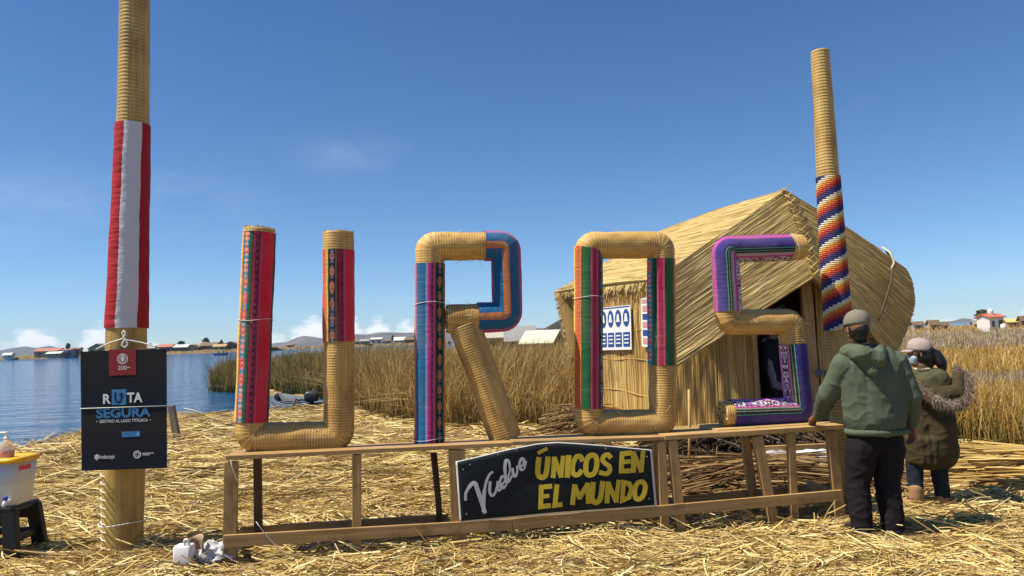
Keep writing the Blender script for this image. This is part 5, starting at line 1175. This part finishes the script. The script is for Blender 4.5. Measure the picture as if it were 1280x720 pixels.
def blob(name, cones, base, parent, m, voxel=.012, smooth=5, folds=0.0, fscale=7.0, yaw=0.0):
    V, Fc = [], []
    for c in cones:
        v, f = cone_verts(*c); o = len(V); V += v; Fc += [tuple(i + o for i in q) for q in f]
    me = bpy.data.meshes.new('raw'); me.from_pydata([tuple(v) for v in V], [], Fc); ob = bpy.data.objects.new('raw', me); COL.objects.link(ob)
    r = ob.modifiers.new('r', 'REMESH'); r.mode = 'VOXEL'; r.voxel_size = voxel
    s = ob.modifiers.new('s', 'SMOOTH'); s.iterations = smooth; s.factor = .5
    dg = bpy.context.evaluated_depsgraph_get(); dg.update(); out = bpy.data.meshes.new_from_object(ob.evaluated_get(dg)); bpy.data.objects.remove(ob)
    if folds:
        out.update(); nv = len(out.vertices); co = np.zeros(nv * 3); no = np.zeros(nv * 3); out.vertices.foreach_get('co', co); out.vertices.foreach_get('normal', no); co = co.reshape(-1, 3); no = no.reshape(-1, 3)
        d = np.array([mnoise.noise(Vector((c[0] * fscale + 3, c[1] * fscale, c[2] * fscale * .6))) + .7 * (1 - abs(mnoise.noise(Vector((c[0] * fscale * 1.1 + c[2] * 4, c[1] * fscale, c[2] * fscale * 1.5 - c[0] * 5))))) ** 6 for c in co]) * folds
        co += no * d[:, None]; out.vertices.foreach_set('co', co.ravel())
    out.materials.clear(); out.transform(Matrix.Translation(base) @ Matrix.Rotation(yaw, 4, 'Z'))
    return link_mesh(name, out, m, parent, True)
def hand_cones(w, d, side, s=1.0, curl=.5, palm_n=(0, 1, 0)):
    """palm and five unequal bent fingers; w wrist, d pointing direction, side towards the thumb"""
    w, d, side = Vector(w), Vector(d).normalized(), Vector(side).normalized(); n = d.cross(side).normalized(); pn = Vector(palm_n); n = n if n.dot(pn) > 0 else -n; out = []
    k = w + d * .085 * s
    for o in (-.03, -.01, .012, .03): out.append((w + side * o * .6 * s, .017 * s, k + side * o * s, .015 * s))
    for i, L in enumerate((.070, .080, .074, .058)):
        o = (.032, .011, -.011, -.032)[i]; a = k + side * o * s; c1 = curl * .8; b = a + (d * math.cos(c1) + n * math.sin(c1)) * L * .5 * s; c2 = curl * 1.9; e = b + (d * math.cos(c2) + n * math.sin(c2)) * L * .5 * s
        out += [(a, .0095 * s, b, .0085 * s), (b, .0085 * s, e, .007 * s)]
    t0 = w + d * .025 * s + side * .028 * s; t1 = t0 + (d * .7 + side * .7 + n * .3).normalized() * .04 * s; t2 = t1 + (d * .95 + side * .2 + n * .4).normalized() * .032 * s
    return out + [(t0, .013 * s, t1, .0105 * s), (t1, .0105 * s, t2, .008 * s)]
def head_parts(c, yaw, s=1.0):
    """skull, jaw, nose, ears as cones around head centre c; the face looks along yaw (0 = away from the camera, +y)"""
    f = Vector((-math.sin(yaw), math.cos(yaw), 0)); r = Vector((math.cos(yaw), math.sin(yaw), 0)); u = Vector((0, 0, 1)); c = Vector(c)
    P = lambda a, b, z: c + r * a * s + f * b * s + u * z * s
    cones = [(P(0, -.02, .035), .088 * s, P(0, .025, .03), .086 * s), (P(0, .035, -.04), .062 * s, P(0, .05, -.075), .042 * s), (P(0, .092, .005), .011 * s, P(0, .106, -.022), .015 * s)]
    for q in (-1, 1): cones += [(P(.082 * q, -.005, .015), .014 * s, P(.084 * q, -.008, -.015), .011 * s), (P(.028 * q, .085, .02), .014 * s, P(.034 * q, .082, .018), .012 * s)]
    return cones, P
SKIN = plain('brown_skin', (.26, .13, .075), .5, .12, 14, .1)
HAIR = plain('black_hair', (.012, .010, .009), .4, .3, 40, .5)
EYE = plain('eye_white', (.7, .68, .65), .2); IRIS = plain('dark_iris', (.02, .012, .01), .15); LIP = plain('lips', (.25, .09, .07), .5)
def fabricf(name, c, var=.25, sc=5, weave=220, rough=.85):
    def f(t):
        o = t.coord('Object'); a = t.noise(o, sc, 5, .6); w = t.noise(o, weave, 2); k = t.noise(t.mapv(o, (9, 9, 4)), 1.0, 4, .6)
        setc(t, t.mix(a, tuple(x * (1 - var) for x in c), tuple(x * (1 + var) for x in c)), rough, t.bump(t.m('ADD', t.m('MULTIPLY', w, .08), k), .55, .02)); t.b.inputs['Specular IOR Level'].default_value = .15
    return mat(name, f)
def face(P, s, base, par):
    for q in (-1, 1):
        e = ico_mesh(base + P(.031 * q, .092, .018), .010 * s, 2); link_mesh('eye', e, EYE, par, True); e = ico_mesh(base + P(.031 * q, .0995, .018), .0045 * s, 2); link_mesh('iris', e, IRIS, par, True)
    MB().tube([base + P(-.024, .085, -.055), base + P(0, .094, -.054), base + P(.024, .085, -.055)], .006 * s, 6).build('mouth', LIP, par, True)
man_scale = (.95, 1, 1.01)
def cap(P, s, base, par, m, brim_up=0.0, tilt=0.0):
    b = MB(); V = []; n = 28
    prof = [(1.0, 0.0), (1.005, .02), (.97, .045), (.86, .075), (.66, .098), (.38, .112), (.10, .117)]
    for k, z in prof:
        for j in range(n):
            a = 2 * math.pi * j / n; V.append(base + P(.098 * k * math.cos(a), -.0 + .107 * k * math.sin(a), .035 + z + tilt * .107 * k * math.sin(a)))
    F_ = [(i * n + j, i * n + (j + 1) % n, (i + 1) * n + (j + 1) % n, (i + 1) * n + j) for i in range(len(prof) - 1) for j in range(n)] + [tuple(range((len(prof) - 1) * n, len(prof) * n))]
    o = sheet('cap', V, [(0, 0)] * len(V), F_, m, par, .004)
    V = []; k = 12
    for r_ in (0, .5, 1.0):
        for j in range(k + 1):
            a = math.radians(28 + (180 - 56) * j / k); x = .098 * math.cos(a); y = .107 * math.sin(a); V.append(base + P(x * (1 - .12 * r_), y + .075 * r_ * math.sin(a) ** 1.2, .04 + tilt * y - .012 * r_ - .018 * (abs(math.cos(a)) ** 2) * r_))
    sheet('cap_brim', V, [(0, 0)] * len(V), [(i * (k + 1) + j, i * (k + 1) + j + 1, (i + 1) * (k + 1) + j + 1, (i + 1) * (k + 1) + j) for i in range(2) for j in range(k)], m, par, .005)
    c = ico_mesh(base + P(0, 0, .153), .008, 2); link_mesh('cap_button', c, m, par, True)

# --- the man
mb = on_ground(1095, 672); man = thing('person', (mb.x, mb.y, 0), 'person with grey cap, green hoodie and dark trousers seen from behind leaning on the stand', 'person')
HC = (-.03, .02, 1.555); hcones, HP = head_parts(HC, math.radians(8), 1.0)
LW, RW = Vector((-.215, .45, .868)), Vector((.375, .05, .815))
body = hcones + [(HC, .06, (.0, -.0, 1.38), .058), ((0, 0, 1.37), .05, (-.15, 0, 1.30), .05), ((0, 0, 1.37), .05, (.20, 0, 1.30), .05), ((.04, 0, 1.25), .12, (.06, 0, .95), .12, .75), ((.06, 0, .95), .12, (.04, 0, .80), .12, .75),
    ((-.03, 0, .74), .085, (-.10, .01, .46), .06), ((-.10, .01, .46), .06, (-.12, -.02, .10), .042), ((.12, 0, .74), .085, (.12, .01, .46), .06), ((.12, .01, .46), .06, (.125, -.02, .10), .042),
    ((-.12, -.03, .06), .042, (-.14, .12, .035), .032), ((.125, -.03, .06), .042, (.15, .12, .035), .032),
    ((-.19, 0, 1.30), .058, (-.27, .11, 1.05), .045), ((-.27, .11, 1.05), .042, LW, .028), ((.25, 0, 1.30), .058, (.345, -.02, 1.05), .045), ((.345, -.02, 1.05), .042, RW, .028)]
body += hand_cones(LW, (-.05, .75, -.42), (.9, .2, 0), 1.0, .35, (0, 0, -1)) + hand_cones(RW, (.10, .12, -1), (-.2, .9, .1), 1.0, .55, (-1, 0, 0))
blob('body', body, mb, man, SKIN, .0055, 2)
face(HP, 1.0, mb, man)
GREEN = fabricf('green_hoodie_cotton', (.088, .108, .072), .15)
hoodie = [((-.06, 0, 1.25), .165, (-.02, -.0, .90), .165, .80), ((.14, 0, 1.25), .160, (.14, 0, .90), .165, .80), ((.05, -.02, 1.2), .17, (.06, -.02, .90), .18, .85), ((-.10, .0, 1.335), .075, (.17, 0, 1.335), .085), ((-.0, 0, 1.38), .085, (.06, 0, 1.36), .085),
    ((-.17, 0, 1.29), .095, (-.262, .11, 1.06), .080), ((-.262, .11, 1.06), .080, LW + Vector((.005, -.05, .02)), .055), ((.26, 0, 1.29), .095, (.34, -.02, 1.05), .082), ((.34, -.02, 1.05), .080, RW + Vector((0, -.005, .06)), .058),
    ((-.02, 0, .92), .16, (-.01, 0, .87), .155, .85), ((.14, 0, .92), .165, (.135, 0, .87), .160, .85)]
blob('hoodie', hoodie, mb, man, GREEN, .010, 6, .009, 7.5)
hood = [((-.135, -.02, 1.40), .055, (-.08, -.13, 1.37), .065), ((-.08, -.13, 1.37), .068, (.04, -.14, 1.33), .068), ((.04, -.14, 1.33), .062, (.11, -.04, 1.40), .05), ((-.05, -.12, 1.33), .06, (-.02, -.15, 1.25), .045), ((-.15, -.02, 1.39), .045, (-.13, .07, 1.38), .035), ((.10, -.03, 1.40), .045, (.07, .08, 1.38), .035)]
blob('hood', hood, mb, man, GREEN, .009, 5, .010, 9)
hem = [(-.155 + .21 * 0, 0, .785)]
pts = [mb + Vector((.062 + .248 * math.cos(a), .158 * math.sin(a), .782)) for a in np.linspace(0, 2 * math.pi, 40)]
blob('hoodie_hem', [((.062 + .232 * math.cos(a), .140 * math.sin(a), .788), .024, (.062 + .232 * math.cos(a + .2), .140 * math.sin(a + .2), .788), .024) for a in np.linspace(0, 2 * math.pi, 33)], mb, man, GREEN, .006, 5)
for w, d in ((LW, Vector((-.05, .75, -.30))), (RW, Vector((.1, .12, -1)))):
    d = d.normalized(); blob('cuff', [(w - d * .045, .052, w - d * .005, .040)], mb, man, GREEN, .007, 2, .004, 20)
DTRO = fabricf('dark_plum_trousers', (.013, .010, .012), .25)
tro = [((-.03, 0, .76), .125, (-.06, 0, .66), .125, .85), ((.14, 0, .76), .125, (.15, 0, .66), .125, .85), ((.06, 0, .78), .12, (.05, 0, .72), .12, .9), ((-.07, 0, .66), .120, (-.105, .015, .42), .092), ((-.105, .015, .42), .092, (-.12, -.02, .09), .080), ((.15, 0, .66), .120, (.13, .015, .42), .095), ((.13, .015, .42), .095, (.13, -.02, .09), .082)]
blob('trousers', tro, mb, man, DTRO, .010, 5, .012, 8)
SHOE = plain('black_shoe', (.02, .018, .018), .5)
for x, dx in ((-.12, -.03), (.13, .03)): blob('shoe', [((x, -.05, .05), .052, (x + dx, .13, .04), .042), ((x, -.04, .02), .045, (x + dx, .15, .02), .04)], mb, man, SHOE, .008, 2)
CAPG = fabricf('grey_cap_cotton', (.19, .172, .135), .12, 6)
cap(HP, 1.0, mb, man, CAPG, tilt=-.10)
hh = [(Vector(HP(0, -.045, .0)), .072, Vector(HP(0, -.04, -.055)), .058), (Vector(HP(-.06, -.01, .01)), .032, Vector(HP(-.055, -.02, -.04)), .026), (Vector(HP(.06, -.01, .01)), .032, Vector(HP(.055, -.02, -.04)), .026)]
blob('hair', hh, mb, man, HAIR, .008, 2, .003, 30)

man.scale = man_scale
# --- the woman
wb = on_ground(1160, 635); wb.y += .0
wom = thing('person', (wb.x, wb.y, 0), 'person in olive parka with fur-trimmed hood, mauve cap and ponytail, jeans and tan boots', 'person')
WY = math.radians(62); WHC = (.045, .03, 1.33); wc, WP = head_parts(WHC, WY, .95)
wl, wr = Vector((-.20, .30, .84)), Vector((-.15, .16, .84))
body = wc + [(WHC, .05, (.05, .0, 1.16), .05), ((.05, 0, 1.16), .06, (-.06, .08, 1.12), .055), ((.05, 0, 1.16), .06, (.15, -.05, 1.12), .055), ((.05, 0, 1.05), .10, (.05, 0, .80), .10, .85), ((.05, 0, .80), .10, (.05, 0, .66), .10, .9),
    ((-.03, .03, .66), .08, (-.07, .03, .38), .052), ((-.07, .03, .38), .05, (-.095, 0, .09), .036), ((.12, -.02, .66), .08, (.12, -.0, .38), .052), ((.12, 0, .38), .05, (.145, .02, .09), .036), ((-.095, 0, .05), .036, (-.19, .06, .03), .028), ((.145, .02, .05), .036, (.06, .09, .03), .028),
    ((-.08, .09, 1.10), .048, (-.14, .16, .93), .038), ((-.14, .16, .93), .036, wl, .024), ((.17, -.06, 1.10), .048, (.06, -.07, .90), .036), ((.06, -.07, .90), .034, wr, .024)]
body += hand_cones(wl, (-.8, .4, -.3), (0, 0, 1), .9, .6, (.3, 1, 0)) + hand_cones(wr, (-.9, .3, -.3), (0, 0, 1), .9, .6, (.3, 1, 0))
blob('body', body, wb, wom, SKIN, .0055, 2)
face(WP, .95, wb, wom)
OLIVE = fabricf('olive_parka_cloth', (.075, .070, .036), .2, 5); DOLIVE = fabricf('dark_olive_parka', (.055, .042, .021), .25, 5)
jk = [((.0, .04, 1.06), .125, (.0, .03, .72), .135, .9), ((.11, -.03, 1.06), .125, (.12, -.02, .72), .145, .9), ((-.0, .03, .72), .140, (-.0, .02, .50), .145, .95), ((.13, -.02, .72), .150, (.125, -.01, .50), .155, .95), ((-.02, .02, .44), .115, (.15, -.0, .44), .120), ((-.05, .08, 1.12), .07, (.15, -.05, 1.12), .075), ((.05, 0, 1.15), .08, (.05, .01, 1.19), .07),
    ((-.07, .09, 1.08), .078, (-.15, .16, .93), .068), ((-.15, .16, .93), .066, wl + Vector((.03, -.02, .01)), .048), ((.18, -.06, 1.08), .080, (.07, -.09, .90), .070), ((.07, -.09, .90), .068, wr + Vector((.04, -.01, .01)), .05)]
jk += [((.06 + .185 * math.cos(a), .005 + .125 * math.sin(a), .60), .032, (.06 + .185 * math.cos(a), .005 + .125 * math.sin(a), .405), .022) for a in np.linspace(0, 2 * math.pi, 26)]
blob('parka', jk, wb, wom, DOLIVE, .010, 5, .009, 9)
yk = [((-.03, .05, 1.12), .085, (.14, -.05, 1.12), .090), ((.06, -.03, 1.08), .115, (.10, -.06, 1.00), .10), ((.0, .02, 1.08), .10, (.02, -.02, 1.0), .09)]
blob('parka_yoke', yk, wb, wom, OLIVE, .010, 5, .008, 9)
blob('collar', [((.05 + .06 * math.cos(a), .015 + .06 * math.sin(a), 1.20), .017, (.05 + .06 * math.cos(a + .4), .015 + .06 * math.sin(a + .4), 1.20), .017) for a in np.linspace(0, 2 * math.pi, 16)], wb, wom, plain('cream_collar', (.42, .37, .30), .85, .2, 30, .3), .008, 3)
hoodp = [((-.02, -.06, 1.06), .06, (.10, -.14, .97), .075), ((.10, -.14, .97), .08, (.25, -.15, 1.00), .07), ((.25, -.15, 1.0), .065, (.29, -.10, 1.14), .05)]
blob('parka_hood', hoodp, wb, wom, DOLIVE, .010, 5, .01, 9)
# fur edge of the hood: many short hairs round a hanging loop
loop = resample([Vector(p) for p in ((-.09, -.06, 1.08), (-.05, -.15, 1.02), (.03, -.20, .94), (.13, -.23, .90), (.24, -.22, .93), (.32, -.18, 1.02), (.34, -.12, 1.13), (.29, -.07, 1.20))], .01)[0]
n = 11000; i = rng.integers(0, len(loop), n); rad = .037 + .008 * np.sin(i * .3); o3 = rng.normal(0, 1, (n, 3)); o3 /= np.linalg.norm(o3, axis=1, keepdims=True)
c0 = loop[i] + rng.normal(0, .014, (n, 3)); tip = c0 + o3 * rad[:, None] * rng.uniform(.8, 1.25, n)[:, None] + np.array([.004, 0, -.02]); md = c0 + o3 * rad[:, None] * .55
FUR = straw_mat('brown_grey_fur', [(0, (.10, .07, .05)), (.5, (.28, .215, .165)), (1, (.50, .42, .34))])
fm = reeds_mesh('fur', np.stack([c0, md, tip], 1), np.full(n, .0015), taper=[1, .9, .15]); fm.transform(Matrix.Translation(wb)); link_mesh('fur_trim', fm, FUR, wom, False)
JEAN = fabricf('dark_denim', (.016, .021, .033), .3, 9)
jn = [((.05, 0, .60), .10, (.05, 0, .54), .10, .9), ((-.03, .03, .56), .085, (-.07, .03, .38), .070), ((-.07, .03, .38), .070, (-.095, 0, .10), .056), ((.12, -.01, .56), .085, (.12, 0, .38), .072), ((.12, 0, .38), .070, (.145, .02, .10), .058)]
blob('jeans', jn, wb, wom, JEAN, .009, 4, .008, 11)
BOOT = plain('tan_suede', (.34, .19, .09), .8, .2, 20, .2)
for x, y, dx, dy in ((-.095, 0, -.10, .05), (.145, .02, -.09, .07)): blob('boot', [((x, y, .17), .060, (x, y, .03), .056), ((x, y, .035), .048, (x + dx, y + dy, .03), .042)], wb, wom, BOOT, .008, 2)
CAPM = fabricf('mauve_cap_cotton', (.36, .285, .265), .12, 6)
cap(WP, .95, wb, wom, CAPM, tilt=.06)
hr = [(Vector(WP(.03, -.055, -.02)), .055, Vector(WP(.02, -.06, -.09)), .045), (Vector(WP(-.03, -.055, -.02)), .055, Vector(WP(-.02, -.06, -.09)), .045), (Vector(WP(0, -.04, .01)), .084, Vector(WP(0, -.04, -.045)), .062), (Vector(WP(.05, .0, .01)), .04, Vector(WP(.05, -.01, -.05)), .03), (Vector(WP(-.05, .0, .01)), .04, Vector(WP(-.05, -.01, -.05)), .03),
      (Vector(WP(0, -.08, .02)), .034, Vector(WP(0, -.125, -.005)), .045), (Vector(WP(0, -.125, -.005)), .048, Vector(WP(-.01, -.165, -.085)), .046), (Vector(WP(-.01, -.165, -.085)), .044, Vector(WP(-.02, -.185, -.17)), .014)]
blob('hair', hr, wb, wom, HAIR, .008, 2, .005, 30)
MSK = plain('pale_blue_mask', (.42, .52, .58), .8)
blob('face_mask', [(Vector(WP(0, .075, -.03)), .046, Vector(WP(0, .072, -.065)), .038), (Vector(WP(.04, .05, -.03)), .035, Vector(WP(.035, .05, -.06)), .03), (Vector(WP(-.04, .05, -.03)), .035, Vector(WP(-.035, .05, -.06)), .03)], wb, wom, MSK, .007, 2)
MB().tube([wb + WP(.045, .06, -.025), wb + WP(.075, .02, .0), wb + WP(.088, -.008, .012)], .003, 5).build('mask_strap', MSK, wom, True)
MB().tube([wb + WP(-.045, .06, -.025), wb + WP(-.075, .02, .0), wb + WP(-.088, -.008, .012)], .003, 5).build('mask_strap', MSK, wom, True)

# --- someone in the doorway, mostly hidden by the S
DD = 10.1; db = at(966, 531, DD); db.z = FLZ
dps = thing('person', db, 'person with white sleeves and dark vest standing in the dark hut doorway behind the S', 'person')
def dl_(px, py, dy=0.0): p = at(px, py, DD + dy); return p - db
dh = dl_(966, 406); dc, DP = head_parts(dh, math.radians(160), .92)
eL, wL = dl_(969, 481, -.12), dl_(993, 489, -.30); eR, wR = dl_(1009, 466, -.2), dl_(1030, 467, -.55)
nk = dh + Vector((0, 0, -.17)); sl_, sr_ = nk + Vector((-.11, 0, -.07)), nk + Vector((.17, 0, -.06)); hp_ = Vector((nk.x, 0, .62))
body = dc + [(dh, .05, nk, .05), (nk, .06, sl_, .05), (nk, .06, sr_, .05), (nk + Vector((0, 0, -.14)), .13, hp_ + Vector((0, 0, .1)), .12, .8), (hp_ + Vector((0, 0, .1)), .13, hp_, .13, .9)]
for q in (-1, 1): body += [(hp_ + Vector((.07 * q, 0, 0)), .085, Vector((nk.x + .08 * q, -.02, .33)), .055), (Vector((nk.x + .08 * q, -.02, .33)), .05, Vector((nk.x + .09 * q, 0, .06)), .036), (Vector((nk.x + .09 * q, 0, .04)), .036, Vector((nk.x + .10 * q, -.12, .03)), .03)]
body += [(sl_, .045, eL, .036), (eL, .034, wL, .024), (sr_, .045, eR, .036), (eR, .034, wR, .024)] + hand_cones(wL, (wL - eL), (0, 0, 1), .9, .6, (0, -1, 0)) + hand_cones(wR, (wR - eR), (0, 0, 1), .9, .5, (0, -1, 0))
blob('body', body, db, dps, SKIN, .006, 2)
face(DP, .92, db, dps)
WSL = fabricf('shaded_white_sleeve', (.24, .22, .24), .08, 6)  # white cloth, doorway shade put into its dim grey
blob('sleeve', [(sl_, .065, eL, .062), (eL, .060, wL, .042)], db, dps, WSL, .009, 4, .008, 10); blob('sleeve', [(sr_, .065, eR, .058), (eR, .056, wR, .040)], db, dps, WSL, .009, 4, .008, 10)
blob('vest', [(nk + Vector((-.06, 0, -.14)), .14, hp_ + Vector((-.06, 0, .02)), .14, .85), (nk + Vector((.06, 0, -.14)), .14, hp_ + Vector((.06, 0, .02)), .14, .85), (nk + Vector((-.12, 0, -.08)), .06, nk + Vector((.12, 0, -.08)), .06)], db, dps, fabricf('dark_vest_wool', (.02, .02, .028), .2), .011, 5, .008, 9)
blob('skirt', [(hp_ + Vector((0, 0, .06)), .16, Vector((nk.x, 0, .22)), .19)], db, dps, fabricf('dark_skirt_wool', (.025, .012, .02), .2), .012, 4, .012, 9)
blob('hair', [(Vector(DP(0, -.03, .05)), .092, Vector(DP(0, -.045, -.04)), .075)], db, dps, HAIR, .008, 2, .004, 30)
# ------------------------------------------------------------------ air between here and the mountains
hz = MB(); hz.box((0, 1950, 60), 9000, 4100, 126); ho = hz.build('haze', None, origin=(0, 0, 0)); tag(ho, kind='stuff')
hm = bpy.data.materials.new('thin_air'); hm.use_nodes = True; t = NT(hm.node_tree); t.n.clear()
pv = t.node('ShaderNodeVolumePrincipled'); pv.inputs['Color'].default_value = (.60, .74, .95, 1); pv.inputs['Density'].default_value = .00011; pv.inputs['Anisotropy'].default_value = 0.0
oo = t.node('ShaderNodeOutputMaterial'); t.l.new(pv.outputs[0], oo.inputs['Volume']); ho.data.materials.append(hm)

# ------------------------------------------------------------------ pieces of a part hang under that part
SUB = {'cap_brim': 'cap', 'cap_button': 'cap', 'tap_knob': 'tap', 'hoodie_hem': 'hoodie', 'cuff': 'hoodie', 'hood': 'hoodie', 'parka_hood': 'parka', 'parka_yoke': 'parka', 'fur_trim': 'parka', 'collar': 'parka', 'mask_strap': 'face_mask',
       'caption_line': 'blue_square', 'white_figure': 'blue_oval', 'tiller': 'motor_cowl', 'motor_leg': 'motor_cowl', 'clamp': 'motor_cowl', 'emblem_ring': 'red_ribbon', 'emblem_crest': 'red_ribbon', 'anniversary_number': 'red_ribbon', 'number_stroke': 'red_ribbon',
       'arrow_letter': 'blue_square', 'bar_arrow': 'blue_bar', 'seal_caption': 'round_seal', 'liquid': 'bottle_body', 'rope_loop': 'ridge_rope', 'tank_stand': 'water_tank', 'iris': 'eye', 'floor_edge_reeds': 'floor_mat', 'letter_base_batten': 'letter_base_plank', 'eyelets': 'white_border'}
kids = {}
for o in list(COL.objects):
    if o.parent is not None and o.parent.parent is None: kids.setdefault(o.parent, []).append(o)
for root_, ch in kids.items():
    last = {}; by = {}
    for o in ch: by.setdefault(o.name.split('.')[0], o)
    for o in ch:
        k = o.name.split('.')[0]
        if k in SUB:
            p = last.get(SUB[k]) or by.get(SUB[k])
            if p is not None and p.parent is root_: o.parent = p
        else: last[k] = o
